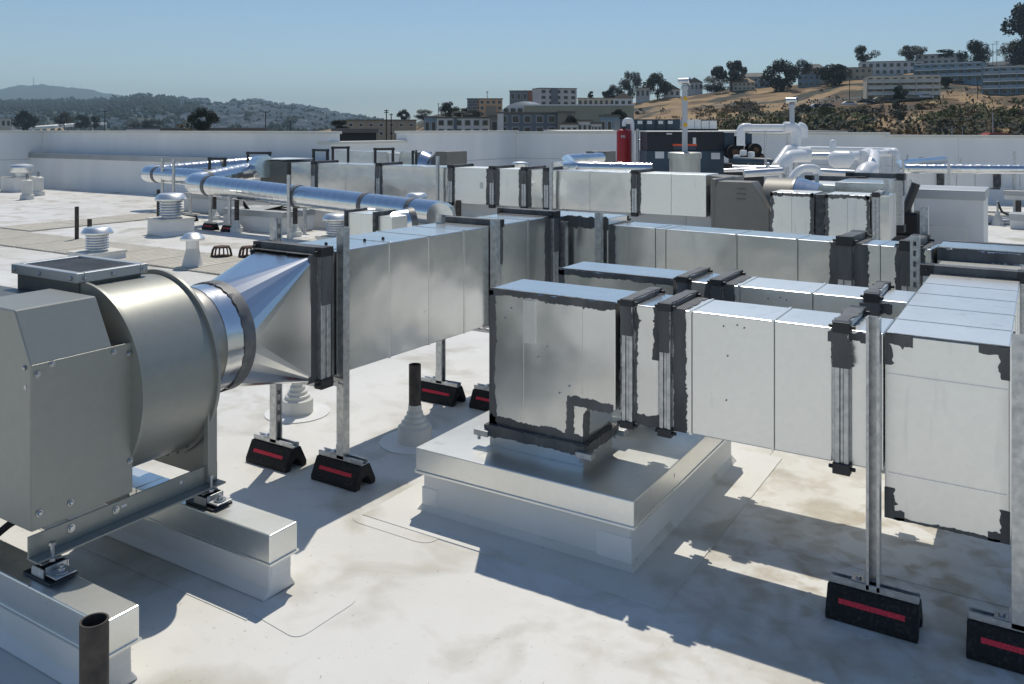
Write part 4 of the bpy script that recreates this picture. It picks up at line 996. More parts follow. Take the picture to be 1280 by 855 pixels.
# pale end boxes with second fan: a row nearer the camera on the right
CYY = 8.3
o = thing('mid_fan', 'brown-grey fan with chamfered louvred cover at the end of the pale box duct', 'fan', (bX(925, 8.6), 8.6, 0))
xa, xb = bX(894, 8.5), bX(961, 8.5)
MB().prism([(xa, .38), (xb, .38), (xb, .80), (xb - .17, 1.06), (xa + .03, 1.06), (xa, .98)], xz, 8.75, 8.5).build('motor_cover', M_fanb, o, bevel=.006)
for zz in (.98, .93, .88, .50, .46, .42): MB().box(xa + .22, xa + .31, 8.492, 8.4995, zz, zz + .012).build('louvre', M_fand, o)
MB().lathe([(.33, xb - .12), (.33, xb + .16)], 40, (0, 8.95, .76), 'x').build('drum', M_fanb, o, smooth=40); MB().lathe([(.345, xb + .16), (.345, xb + .18)], 40, (0, 8.95, .76), 'x').build('drum_rim', M_fand, o, smooth=40)
MB().lathe([(.30, xb + .18), (.24, xb + .4)], 32, (0, 8.95, .80), 'x').build('collar', M_bright, o, smooth=40)
MB().box(xa + .05, xb + .1, 8.55, 9.2, 0, .379).build('stand', M_fand, o)
MB().box(xa - .07, xa - .0, 8.56, 9.2, .42, 1.08).build('casing', M_fanb, o, bevel=.02)
o = thing('end_box_duct', 'pair of pale duct end boxes with dark sealed edges below the white pipes', 'duct', (bX(1040, CYY), CYY + .4, .62))
for (q0, q1) in ((963, 1017), (1032, 1087)):
    x0_, x1_ = bX(q0, CYY), bX(q1, CYY); xm = (x0_ + x1_) / 2
    duct_section(o, 'x', x0_, xm - .0005, CYY, CYY + .45, .585, .985, M_galvm); duct_section(o, 'x', xm, x1_, CYY, CYY + .45, .585, .985, M_galvm, False)
    s = MB(); rag(s, (x0_, CYY, .985), X, -Z, -Y, x1_ - x0_, .035, .02, ns()); rag(s, (x0_, CYY + .4, .985), X, Y, Z, x1_ - x0_, .05, .02, ns()); rag(s, (x1_, CYY, .585), Z, -X, -Y, .4, .03, .02, ns()); rag(s, (x0_, CYY, .585), Z, X, -Y, .4, .025, .02, ns()); s.split('sealant', M_seal, o)
x0_, x1_ = bX(1018, CYY), bX(1031, CYY); MB().box(x0_, x1_, CYY + .02, CYY + .4, .56, .98).build('joint_piece', M_flange, o, bevel=.01)
x0_ = bX(1087, CYY); flange(o, 'x', x0_ + .05, CYY + .03, CYY + .45, .585, .985, .03, .05, M_strut, .0)
duct_section(o, 'x', x0_ + .08, x0_ + .16, CYY + .03, CYY + .45, .585, .985, M_galv)
o = thing('side_box_duct', 'bluish duct box behind the pale end boxes, dark sealed top edges', 'duct', (bX(1100, 9), 9, .62))
x0_ = bX(1088, 9.2); duct_section(o, 'y', 9.0, 9.9, x0_ - .3, x0_ + .16, .55, 1.06, M_galv)
flange(o, 'y', 9.95, x0_ - .3, x0_ + .16, .55, 1.06, .05, .1, M_flange, 0); x1_ = bX(1000, 9.3); duct_section(o, 'y', 9.1, 9.8, x1_, x1_ + .5, .55, 1.02, M_galvm); flange(o, 'y', 9.85, x1_, x1_ + .5, .55, 1.02, .05, .1, M_flange, 0)
for lb, b, zt in (('plain strut post in front of the pale end boxes', 1108, 1.12), ('strut post between the two pale end boxes', 1021, 1.12), ('strut post at the back of the pale end boxes', 980, 1.12)):
    p = img_pt(b, 250, 8.0 if b > 1050 else 9.0); support(lb, p.x, p.y, zt, R(15), False, .26, 0, 'strut posts in the far duct rows')
o = thing('pump_skid', 'dark pump on a low skid beside the tall white curb box', 'pump', (*img_pt(1130, 290, 10.2).xy, 0))
p = img_pt(1128, 270, 10.2)
MB().box(p.x - .22, p.x + .2, p.y - .2, p.y + .3, 0, .35).build('skid', M_dark, o, bevel=.01); MB().box(p.x - .2, p.x + .18, p.y - .18, p.y + .28, .35, .60).build('pump_casing', M_black, o, bevel=.02)
MB().tube([(p.x + .1, p.y, .6), (p.x + .1, p.y, 1.0)], .03, 10).build('pipe', M_alum, o, smooth=50); MB().tube([(p.x + .02, p.y - .1, .55), (p.x + .16, p.y - .1, .95)], .05, 10).build('pipe', M_dark, o, smooth=50)
curbbox('tall white curb box with broad grey metal cap behind the collector elbow', 1140, 1229, 10.57, 0, .85, .9, .11)
o = thing('pipe_run', 'thin conduit lines along the tall white curb box', 'conduit', (-1, 11.4, .3))
MB().box(-1.2, -.78, 11.47, 11.49, .42, .43).build('conduit', M_strut, o); MB().box(-.78, -.77, 11.47, 11.49, .02, .43).build('conduit', M_strut, o)
# far right duct line
h0, h1, h2, h3 = img_pt(1180, 200, 17.5), img_pt(1124, 205, 16.2), img_pt(1132, 211, 15.2), img_pt(1330, 212, 14.0)
m1, m2 = lerp(h0, h1, .5), lerp(h2, h3, .08)
spiral('bright spiral duct above a white box duct near the far low parapet', [('s', [h0, m1]), (.3, [m1, h1, h2, m2]), ('s', [m2, h3])], .08, [(m2, h3), (lerp(h2, h3, .3), h3), (lerp(h2, h3, .36), h3), (lerp(h2, h3, .48), h3)])
o = thing('white_box_duct', 'white box duct under the far bright spiral duct', 'duct', (*img_pt(1215, 226, 15.5).xy, .6))
for q0, q1 in ((1150, 1172), (1180, 1196), (1196, 1219), (1219, 1243), (1251, 1275), (1275, 1310)):
    a, b = img_pt(q0, 226, 15.6), img_pt(q1, 226, 15.6 - (q1 - q0) * .008)
    MB().box(a.x, a.x + (b - a).length * .93, 13.0 + 4.2, 17.7, .52, .80).build('duct_section', M_white, o, bevel=.006) if False else cbox('duct_section', M_white, o, q0 + .4, q1 - .4, 217, 235, 15.5, .5)
for q in (1176, 1247): cbox('flange', M_flange, o, q - 3.5, q + 3.5, 214, 237, 15.45, .6)
o = thing('far_fan', 'small dark fan box at the start of the far bright spiral duct', 'fan', (*img_pt(1170, 205, 17.6).xy, 0)); cbox('casing', M_fanb, o, 1160, 1178, 197, 207, 17.6, .4); cbox('stand', M_strut, o, 1166, 1172, 207.2, 255, 17.7, .1)
for lb, b, d, zt in (('grey post left of the far spiral duct bend', 1129, 15.0, 1.05), ('second grey post behind the far spiral duct bend', 1134, 16.4, 1.1), ('grey post crossing the far spiral duct', 1186, 14.2, 1.0), ('dark post pair by the low parapet end', 1268, 15.5, 1.18), ('stub post behind the far spiral duct', 1201, 17, 1.02)):
    p = img_pt(b, 250, d); support(lb, p.x, p.y, zt, R(10), False, .26, 0, 'strut posts in the far duct rows', False)
curbbox('small raised grey-capped curb on a brown post near the picture edge', 1254, 1300, 15.2, .33, .49, .4, .08)
o = boot_pipe('brown post carrying the small raised curb', *img_pt(1273, 260, 15.0).xy, .045, .33, 0)
curbbox('small white curb on the roof under the raised one', 1261, 1310, 13.6, 0, .24, .4, .1)
p = img_pt(1247, 281, 14.1); o = thing('gooseneck', 'white cone vent with dark curved cable beside the small curbs', 'vent pipe', (p.x, p.y, 0))
MB().lathe([(.10, .002), (.09, .04), (.03, .2), (.025, .22)], 20, (p.x, p.y, 0)).build('cone_flashing', M_boot, o, smooth=50); MB().tube([(p.x, p.y, .2), (p.x, p.y, .40)], .016, 8).build('stem', M_strut, o)
MB().tube(fillet([(p.x, p.y, .38), (p.x + .06, p.y, .22), (p.x + .22, p.y + .1, .14)], .1, 6), .018, 8).build('cable', M_pipeb, o, smooth=50)
for i, (e, lb) in enumerate(((265, 'upper thin pipe lying on the roof towards the small curb'), (277, 'lower dark pipe lying on the roof towards the small curb'))):
    a, b = img_pt(1232, e, gd(e, .05)), img_pt(1262, e + .8, gd(e, .05)); o = thing('floor_pipe', lb, 'pipe', a); MB().tube([a, b], .02 + .025 * i, 8).build('pipe', M_strut, o, smooth=50)
o = tag(MB().box(.2, 7, 14.3, 14.65, 0, .06).build('roof_step', M_memb), kind='structure')

# ================================================================ land beyond the roof
def interp(tab, x):
    if x <= tab[0][0]: return tab[0][1]
    for (x0, y0), (x1, y1) in zip(tab, tab[1:]):
        if x <= x1: return y0 + (y1 - y0) * (x - x0) / (x1 - x0)
    return tab[-1][1]
def vnoise(x, y, s=0):
    def h(i, j): return (math.sin(i * 127.1 + j * 311.7 + s * 74.7) * 43758.5453) % 1.0
    i, j = math.floor(x), math.floor(y); u, v = x - i, y - j; u = u * u * (3 - 2 * u); v = v * v * (3 - 2 * v)
    return (h(i, j) * (1 - u) + h(i + 1, j) * u) * (1 - v) + (h(i, j + 1) * (1 - u) + h(i + 1, j + 1) * u) * v - .5
CREST = [(300, 166), (470, 162), (515, 155), (535, 146), (560, 139), (620, 141), (680, 140), (760, 133), (800, 128), (830, 122), (880, 117), (930, 109), (1000, 104), (1060, 97), (1120, 90), (1180, 80), (1280, 76), (1500, 70), (2200, 80)]
BASEZ = [(300, -9), (600, -8), (760, -5), (900, -1.6), (1000, -1.2), (2200, -1.2)]
def hill_z(b, d):
    zc = 1.6 - (interp(CREST, b) - 160) * 430 / 1071; zb = interp(BASEZ, b)
    t = (d - 95) / 335
    if t <= 0: z = zb
    elif t <= 1: z = zb + (zc - zb) * t ** 1.5
    else: z = zc - 4 * (t - 1) ** 2 * 30
    k = min(1, max(0, (d - 95) / 60))
    return z + k * (vnoise(b / 38, d / 24, 1) * 1.6 + vnoise(b / 13, d / 9, 2) * .6)
def on_hill(b, e):
    """distance at which the hillside meets image pixel row e in column b"""
    best = 430
    for i in range(700):
        d = 100 + i * .5
        if 160 - (hill_z(b, d) - 1.6) * 1071 / d <= e: return d
    return best
def polar_sheet(name, bs, ds, zf, m, kind='structure', smooth=60):
    vs = []; fs = []
    for d in ds:
        for b in bs:
            k = (b - 640) / 1071; vs.append(((CY * k - SY) * d, (SY * k + CY) * d, zf(b, d)))
    n = len(bs)
    for j in range(len(ds) - 1):
        for i in range(n - 1): a = j * n + i; fs.append((a, a + 1, a + n + 1, a + n))
    return tag(MB().add(vs, fs).build(name, m, None, smooth=smooth), kind=kind)
def hill_extra(m, n, l, p, cr):
    tc = n.new("ShaderNodeTexCoord"); v = tc.outputs['Object']; c = cr.outputs[0]
    mp = n.new("ShaderNodeMapping"); mp.inputs['Rotation'].default_value = (0, 0, YAW); mp.inputs['Scale'].default_value = (1, .45, 1); l.new(v, mp.inputs[0])
    c = blend(n, l, noise_mask(n, l, mp.outputs[0], .05, .48, .56, 9, .6), c, (.10, .06, .028))         # low brown scrub
    c = blend(n, l, noise_mask(n, l, mp.outputs[0], .035, .55, .60, 9, .8), c, (.035, .036, .020))            # dark scrub
    c = blend(n, l, noise_mask(n, l, v, .02, .60, .66, 7, .4), c, (.09, .10, .105))                           # grey rock
    l.new(c, p.inputs['Base Color'])
M_hill = mat('dry_grass', (0.24, 0.15, 0.068), 0.95, 0, c2=(0.36, 0.25, 0.125), scale=.09, detail=9, extra=hill_extra)
M_green = mat('far_woods', (0.02, 0.032, 0.024), 0.95, 0, c2=(0.05, 0.065, 0.045), scale=.02, detail=8)
M_city = mat('city_ground', (0.11, 0.11, 0.10), 0.95, 0, c2=(0.22, 0.20, 0.17), scale=.012, detail=8)
M_field = mat('gold_field', (0.30, 0.22, 0.12), 0.95, 0, c2=(0.40, 0.31, 0.18), scale=.03)
me = bpy.data.meshes.new('ground'); me.from_pydata([(-16000, -16000, -10), (16000, -16000, -10), (16000, 16000, -10), (-16000, 16000, -10)], [], [(0, 1, 2, 3)]); me.materials.append(M_city)
tag(link('ground', me), kind='structure')
bs = [300 + 7 * i for i in range(200)] + [1720 + 40 * i for i in range(12)]
polar_sheet('hillside', bs, [60, 85, 95] + [95 + 6 * i for i in range(1, 60)] + [480, 520, 600], hill_z, M_hill)
# the building itself, seen only past its parapets
hb = thing('flat_roof_building', 'low flat-roofed neighbour just beyond the long white parapet', 'building', (*img_pt(830, 160, 60).xy, 0))
cbox('wall', M_white, hb, 700, 1060, 164.5, 420, 58, 30, 0, 0); cbox('roof_edge', M_cream, hb, 700, 1060, 163.6, 164.4, 57.9, 30, 0, 0)
rtu = thing('rooftop_unit', 'blue-grey rooftop machine standing beyond the parapet behind the red tank', 'rooftop unit', (*img_pt(820, 160, 62).xy, 1.3))
cbox('casing', M_chillb, rtu, 775, 850, 149, 163.4, 62, 4)
for b in (786, 800, 812, 826, 838): cbox('fan_cowl', M_label, rtu, b - 3, b + 3, 151, 155, 61.9, .6); 
for b in (793, 806, 820, 833): cbox('panel_gap', M_chill, rtu, b - .8, b + .8, 150, 163, 61.95, .1, 0, 0)
tk = thing('rooftop_tanks', 'row of pale ribbed units beyond the parapet right of the tall flue', 'rooftop unit', (*img_pt(878, 160, 62).xy, 1.3))
for b0, b1 in ((859, 868), (868.5, 876), (877, 886), (887, 896)): cbox('unit', M_white, tk, b0, b1, 149.5 if b0 < 876 else 151, 161, 62, 3)
cbox('rack', M_dark, tk, 858, 898, 161.1, 163.4, 62, 3)
M_road = mat('road_asphalt', (0.05, 0.05, 0.05), .9, 0, scale=.5)
polar_sheet('road', [1085 + 20 * i for i in range(24)], [84, 86, 91, 93], lambda b, d: -.55, M_road)
polar_sheet('hill_road', [1000 + 9 * i for i in range(23)], [248 + 2 * i for i in range(3)], lambda b, d: hill_z(b, 250) + .35, M_road)

# ---- trees
M_leafd = mat('dark_leaves', (0.022, 0.030, 0.022), .8, 0, c2=(0.055, 0.065, 0.045), scale=.9)
M_leafg = mat('green_leaves', (0.045, 0.060, 0.015), .8, 0, c2=(0.11, 0.12, 0.03), scale=.9)
M_leafb = mat('dry_leaves', (0.07, 0.055, 0.03), .85, 0, c2=(0.14, 0.10, 0.05), scale=.9)
M_bark = mat('bark', (0.05, 0.04, 0.032), .9, 0, scale=4)
def crown_mesh(name, seed, kind, m):
    """unit tree: height 1, crown of leaf sprays round limb ends"""
    rnd = random.Random(seed); fol = MB(); wood = MB()
    prof = {'oak': (.30, .55, .52, .40), 'dense': (.12, .52, .50, .46), 'flat': (.48, .70, .62, .25), 'thin': (.40, .68, .42, .30), 'cypress': (.05, .5, .17, .50), 'bush': (.0, .48, .75, .50), 'tall': (.10, .52, .34, .50)}[kind]
    t0, cz, rx, rz_ = prof
    nb = {'bush': 9, 'cypress': 12, 'thin': 11}.get(kind, 18)
    blobs = []
    for i in range(nb):
        a = rnd.uniform(0, 6.283); h = rnd.uniform(-1, 1); q = math.sqrt(max(0, 1 - h * h)) * rnd.uniform(.45, 1)
        blobs.append((Vector((rx * q * math.cos(a), rx * q * math.sin(a), cz + rz_ * h * .85)), rnd.uniform(.30, .52) * min(rx, rz_ * 1.2)))
    if kind != 'bush':
        wood.tube([(0, 0, -.06), (.01, 0, t0 * .6), (rnd.uniform(-.03, .03), 0, t0 + .18)], [.035, .026, .02], 7)
        for c, r in blobs[:9]: wood.tube([(0, 0, t0 * .7), tuple(c * .5 + Vector((0, 0, t0 * .42))), tuple(c)], [.018, .012, .005], 5)
    for c, r in blobs:
        for k in range(270 if kind != 'bush' else 110):
            v = Vector((rnd.gauss(0, 1), rnd.gauss(0, 1), rnd.gauss(0, .8))); v = v.normalized() * r * rnd.uniform(.55, 1.08)
            p = c + v
            if p.z < .01: p.z = rnd.uniform(.01, .1)
            s = rnd.uniform(.018, .040) * (2 if kind == 'bush' else 1); u = Vector((rnd.gauss(0, 1), rnd.gauss(0, 1), rnd.gauss(0, 1))).normalized(); w_ = u.orthogonal().normalized()
            fol.add([p - u * s, p + w_ * s * .6, p + u * s, p - w_ * s * .6], [(0, 1, 2, 3)])
    f = fol.build('crown', m, None); w2 = wood.build('trunk', M_bark, None) if wood.v else None
    out = (f.data, w2.data if w2 else None)
    for o in (f, w2):
        if o: bpy.data.objects.remove(o)
    return out
PROTO = {k: [crown_mesh(k, 10 * i + s, k, m) for s in range(2)] for i, (k, m) in enumerate((('oak', M_leafd), ('dense', M_leafd), ('flat', M_leafd), ('thin', M_leafd), ('cypress', M_leafd), ('tall', M_leafd)))}
PROTO['bushg'] = [crown_mesh('b', 70 + s, 'bush', M_leafg) for s in range(2)]; PROTO['bushd'] = [crown_mesh('b', 80 + s, 'bush', M_leafd) for s in range(2)]; PROTO['bushb'] = [crown_mesh('b', 90 + s, 'bush', M_leafb) for s in range(2)]
_tn = [0]
def tree(label, kind, b, e_base, e_top, width, d, name='tree', group=None, cat=None):
    """width and heights in image pixels at distance d"""
    _tn[0] += 1; f, w2 = PROTO[kind][_tn[0] % 2]
    p = img_pt(b, e_base, d); h = (e_base - e_top) * d / 1071
    t = thing(name, label, cat or name, p, _tn[0] * 1.3, group)
    nat = {'oak': 1.15, 'dense': 1.12, 'flat': 1.35, 'thin': .95, 'cypress': .42, 'tall': .8, 'bushg': 1.5, 'bushd': 1.5, 'bushb': 1.5}[kind]
    sx = width * d / 1071 / nat; t.scale = (sx, sx, h)
    link('crown', f, t)
    if w2: link('trunk', w2, t)
    return t
hill_trees = [
 ('round-crowned oak on the hilltop left of the tall flue', 'oak', 788, 124, 88, 30), ('wide oak beside the round-crowned one, just left of the tall flue', 'oak', 822, 124, 93, 36),
 ('small oak at the left end of the hilltop tree line', 'dense', 768, 126, 108, 22), ('low tree below the leftmost hilltop oak', 'dense', 760, 126, 113, 18),
 ('spreading flat-topped oak above the beige hilltop house', 'flat', 914, 114, 75, 50), ('low bushy tree beside the beige hilltop house', 'dense', 896, 114, 95, 42),
 ('broad dense oak dark against the grass right of the beige house', 'dense', 978, 114, 78, 46), ('smaller oak at the shoulder of the broad dense one', 'oak', 1003, 100, 76, 24),
 ('open oak in front of the tan hillside flats', 'oak', 1040, 108, 80, 42), ('thin leaning tree on the skyline above the tan flats', 'thin', 1080, 84, 58, 31), ('full round tree on the skyline above the blue flats', 'oak', 1140, 76, 56, 32),
 ('low rounded tree behind the topmost flats', 'dense', 1181, 70, 62, 24), ('large dense tree at the right end of the blue flats', 'dense', 1220, 82, 53, 42), ('tall ragged tree cut by the picture edge', 'tall', 1281, 80, 10, 46),
 ('dense low tree under the tall ragged one', 'dense', 1268, 80, 52, 36), ('dark cypress before the pale apartment tower', 'cypress', 739, 131, 112, 12), ('small dark tree in front of the tan balcony block', 'thin', 1125, 128, 108, 20), ('small round tree between the tan block and the blue flats', 'oak', 1182, 110, 97, 16)]
for lb, kd, b, eb, et, w_ in hill_trees:
    d = min(on_hill(b, eb), 425); tree(lb, kd, b, eb + 2, et, w_, d, group='hillside trees')
tree('black round shrub on the slope under the tan balcony block', 'bushd', 1125, 151, 129, 27, on_hill(1125, 150), 'shrub'); tree('smaller black shrub beside the round one on the slope', 'bushd', 1101, 147, 131, 13, on_hill(1101, 146), 'shrub')
rnd = random.Random(21)
n_ = 0
for i in range(1400):
    b = rnd.uniform(800, 1290); e = rnd.uniform(118, 178)
    dens = .0
    if 1005 < b < 1080 and 134 < e < 158: dens = .55; kd = 'bushg' if rnd.random() < .6 else 'bushd'
    elif 1150 < b and 128 < e < 158: dens = .55; kd = 'bushg' if rnd.random() < .8 else 'bushb'
    elif 1180 < b and e > 150: dens = .5; kd = 'bushd' if rnd.random() < .7 else 'bushb'
    elif 860 < b < 1000 and 126 < e < 146: dens = .45; kd = 'bushb' if rnd.random() < .5 else 'bushd'
    elif 900 < b < 1000 and e > 145: dens = .45; kd = rnd.choice(('bushg', 'bushb', 'bushd'))
    elif 1040 < b and e > 138: dens = .35; kd = rnd.choice(('bushb', 'bushb', 'bushd'))
    elif 790 < b < 860 and e > 128: dens = .22; kd = 'bushb'
    else: continue
    if rnd.random() > dens or vnoise(b / 22, e / 6, 4) < -.02: continue
    n_ += 1
    if n_ > 290: break
    d = on_hill(b, e); w_ = rnd.uniform(9, 24) * (1 if e > 135 else .7)
    tree({'bushg': 'yellow-green shrub in the scrub on the hillside', 'bushd': 'dark green shrub in the scrub on the hillside', 'bushb': 'dry brown shrub on the grassy hillside'}[kd], kd, b, e + 1.5, e - w_ * rnd.uniform(.3, .5), w_, d, 'shrub', {'bushg': 'yellow-green hillside shrubs', 'bushd': 'dark hillside shrubs', 'bushb': 'dry brown hillside shrubs'}[kd])
def scrub(name, m, n, zone, seed, s0, s1):
    rnd = random.Random(seed); q = MB(); k = 0
    while k < n:
        b, e = rnd.uniform(790, 1330), rnd.uniform(116, 182)
        if not zone(b, e) : continue
        k += 1; d = on_hill(b, e) if k % 3 == 1 else d * rnd.uniform(.985, 1.015); b += 0 if k % 3 == 1 else rnd.uniform(-5, 5)
        p = img_pt(b, e, d); p.z = hill_z(b, d)
        for j in range(9):
            s = rnd.uniform(s0, s1); c = p + Vector((rnd.gauss(0, .9), rnd.gauss(0, .9), rnd.uniform(.05, 1.1)))
            u = Vector((rnd.gauss(0, 1), rnd.gauss(0, 1), rnd.gauss(0, 1))).normalized(); w_ = u.orthogonal().normalized()
            q.add([c - u * s, c + w_ * s * .6, c + u * s, c - w_ * s * .6], [(0, 1, 2, 3)])
    tag(q.build(name, m), kind='stuff')
cl = lambda b, e, k: vnoise(b / 16, e / 5, k) + .5 * vnoise(b / 6, e / 2.5, k + 1)
scrub('dry_scrub', M_leafb, 480, lambda b, e: (865 < b < 1005 and 128 < e < 147 and cl(b, e, 11) > .05) or (e > 122 and cl(b, e, 12) > .42) or (b > 1030 and e > 140 and cl(b, e, 13) > .28), 31, .25, .6)
scrub('green_scrub', M_leafg, 420, lambda b, e: (1005 < b < 1085 and 136 < e < 158 and cl(b, e, 14) > -.1) or (b > 1140 and 128 < e < 160 and e > 132 - (b - 1150) * .03 and cl(b, e, 15) > .12) or (900 < b < 1000 and e > 148 and cl(b, e, 16) > .1), 32, .25, .6)
scrub('dark_scrub', M_leafd, 260, lambda b, e: (b > 1165 and e > 150 and cl(b, e, 17) > .1) or (1010 < b < 1100 and e > 146 and cl(b, e, 18) > .15) or (e > 126 and cl(b, e, 19) > .5), 33, .3, .65)
# trees beyond the left parapet
for lb, kd, b, eb, et, w_, d in (('dark bushy evergreen rising behind the left parapet', 'dense', 255, 166, 137, 37, 170), ('dark reddish round tree left of the beige office', 'dense', 424, 166, 150, 26, 160),
    ('dark clump of trees near the left edge below the mountain', 'dense', 29, 164, 140, 26, 500), ('dark tree beside the golden field', 'oak', 80, 160, 141, 20, 520), ('tree left of the golden field', 'oak', 42, 160, 145, 12, 540), ('low dark tree right of the golden field', 'dense', 102, 160, 144, 20, 560),
    ('small dark tree beyond the viaduct end', 'dense', 118, 161, 146, 16, 580), ('low dark tree between the pole and the evergreen', 'dense', 190, 163, 150, 26, 600), ('small dark tree before the far woods', 'oak', 168, 162, 151, 16, 560), ('low dry brown hedge tree beside the evergreen', 'bushb', 226, 166, 156, 26, 150),
    ('dark tree on the rise left of the white apartments', 'oak', 562, 150, 127, 26, 330), ('smaller tree beside it on the rise', 'dense', 585, 150, 134, 20, 330), ('dark tree at the left foot of the rise', 'dense', 504, 152, 138, 16, 340), ('low tree on the rise behind the beige office', 'dense', 530, 150, 137, 26, 345),
    ('green shrub tree between the flats and the olive hall', 'bushg', 645, 143, 134, 20, 240), ('mixed green and dry tree before the pale houses', 'oak', 714, 168, 146, 20, 130), ('leafy dark tree at the right end of the olive hall', 'dense', 772, 156, 138, 26, 180), ('second leafy tree by the hall end', 'bushg', 757, 158, 143, 20, 178), ('dark low tree behind the white apartments', 'dense', 575, 146, 139, 30, 260), ('dark tree behind the orange flats', 'dense', 592, 148, 138, 20, 255)):
    tree(lb, kd, b, eb, et, w_, d, group='trees beyond the parapets')

# ---- buildings
WALLS = {}
def wallmat(c):
    if c not in WALLS: WALLS[c] = mat('wall_%s' % ['rust', 'tan', 'grey', 'white', 'blue', 'olive', 'orange', 'pale', 'brown', 'slate'][len(WALLS) % 10] + ('' if len(WALLS) < 10 else '_b'), c, .8, 0, var=.1, scale=.3)
    return WALLS[c]
M_win = mat('window_glass', (0.02, 0.028, 0.035), .15, 0, var=.3, scale=.2); M_winw = mat('window_frame_paint', (0.55, 0.56, 0.56), .6); M_rooft = mat('tar_roof', (0.20, 0.19, 0.17), .9, 0, scale=.3)
def building(label, b0, b1, e_top, e_base, d, c, rows=0, cols=0, depth=None, yaw=0.0, roofm=None, ww=.5, wh=.5, balcony=False, sink=6, bays=(), roof='flat', frames=True, awn=None, name='apartment_block'):
    p = img_pt((b0 + b1) / 2, e_base, d); W = (b1 - b0) * d / 1071 / max(.4, math.cos(yaw)); H = (e_base - e_top) * d / 1071; dp = depth or W * .6
    o = thing(name, label, 'building', p); ang = YAW - math.atan(((b0 + b1) / 2 - 640) / 1071) + yaw
    mt = Matrix.Translation(p) @ Matrix.Rotation(ang, 4, 'Z'); m = wallmat(c)
    wl = MB().box(-W / 2, W / 2, 0, dp, -sink, H, mt).build('wall', m, o)
    rm = roofm or M_rooft
    if roof == 'flat':
        MB().box(-W / 2 - .15, W / 2 + .15, -.15, dp + .15, H + .001, H + .3, mt).build('roof', rm, o)
    elif roof == 'gable':
        MB().prism([(-W / 2 - .3, H), (W / 2 + .3, H), (0, H + W * .32)], lambda u, v, t: mt @ Vector((u, t, v)), dp + .3, -.3).build('roof', rm, o)
    elif roof == 'hip':
        MB().add([mt @ Vector(v) for v in ((-W / 2 - .4, -.4, H), (W / 2 + .4, -.4, H), (W / 2 + .4, dp + .4, H), (-W / 2 - .4, dp + .4, H), (-W / 4, dp / 2, H + 2.2), (W / 4, dp / 2, H + 2.2))], [(0, 1, 5, 4), (1, 2, 5), (2, 3, 4, 5), (3, 0, 4), (3, 2, 1, 0)]).build('roof', rm, o)
    rh = H / max(1, rows); cw_ = W / max(1, cols)
    for r in range(rows):
        for k in range(cols):
            x0 = -W / 2 + cw_ * (k + .5 - ww / 2); z0 = rh * (r + .5 - wh / 2)
            if frames:
                f = MB().box(x0 - .12, x0 + cw_ * ww + .12, -.06, .05, z0 - .12, z0 + rh * wh + .12, mt).build('window', M_winw, o)
                MB().box(x0, x0 + cw_ * ww, -.09, -.061, z0, z0 + rh * wh, mt).build('pane', M_win, f)
            else: MB().box(x0, x0 + cw_ * ww, -.05, .05, z0, z0 + rh * wh, mt).build('window', M_win, o)
        if balcony:
            st = dp * .5 * r / rows; MB().box(-W / 2 + .3, W / 2 - .3, -1.6, -1.35, rh * r + rh * .9, rh * r + rh * 1.02, mt).build('eave_band', wallmat(PAL), o)
            for k in range(0, cols + 1, 2): MB().box(-W / 2 + cw_ * k - .12, -W / 2 + cw_ * k + .12, -1.5, -.09, rh * r + .03, rh * r + rh * .9, mt).build('party_wall', m, o)
        if balcony and r:
            MB().box(-W / 2 + .2, W / 2 - .2, -1.3, -.1, rh * r - .2, rh * r + .02, mt).build('balcony_slab', m, o)
            MB().box(-W / 2 + .2, W / 2 - .2, -1.32, -1.25, rh * r + .021, rh * r + .95, mt).build('balcony_rail', awn or m, o)
    for (x0, x1, z0, z1, mm) in bays:
        MB().box(-W / 2 + W * x0, -W / 2 + W * x1, -.35, -.09, H * z0, H * z1, mt).build('facade_bay', mm, o)
    return o
TAN, BEI, BLU, GRY, WHT, OLV, ORG_, PAL, SLT = (.42, .36, .26), (.62, .57, .45), (.26, .36, .43), (.58, .59, .59), (.80, .80, .78), (.38, .37, .28), (.66, .40, .22), (.78, .78, .74), (.18, .21, .24)
MB_blue = mat('blue_rail', (.34, .42, .48), .7); MB_tan = mat('tan_rail', (.66, .62, .54), .7)
def hb_(label, b0, b1, et, eb, c, rows, cols, **k):
    d = min(on_hill((b0 + b1) / 2, eb), k.pop('dmax', 425)); return building(label, b0, b1, et, eb, d, c, rows, cols, **k)
hb_('long tan block with white balcony rows nearest on the hillside', 1087, 1171, 95, 126, BEI, 4, 9, balcony=True, awn=MB_tan, yaw=.12, frames=False)
hb_('blue-grey block with balcony rows right of the tan one', 1147, 1223, 79, 103, BLU, 3, 8, balcony=True, awn=MB_blue, yaw=-.15)
hb_('blue and tan block cut by the picture edge', 1233, 1300, 83, 119, BLU, 4, 7, balcony=True, awn=MB_blue, yaw=-.1)
hb_('grey upper block behind the nearest tan one', 1079, 1150, 77, 94, GRY, 2, 9, yaw=.1)
hb_('topmost small grey block on the skyline', 1148, 1200, 68, 80, GRY, 2, 7, yaw=-.05)
hb_('long low tan block left of the nearest one', 1024, 1088, 85, 101, TAN, 2, 9, yaw=.1)
hb_('blue block half hidden behind the open oak', 998, 1024, 93, 109, BLU, 2, 4); hb_('brown-roofed house above the broad dense oak', 1004, 1030, 85, 94, TAN, 1, 4, roof='hip')
hb_('long blue-grey house between the two big oaks', 920, 962, 96, 110, BLU, 2, 6, roof='hip'); hb_('beige house with hipped roof at the grass edge', 912, 943, 103, 113, BEI, 2, 6, roof='hip', roofm=wallmat((.30, .22, .13)))
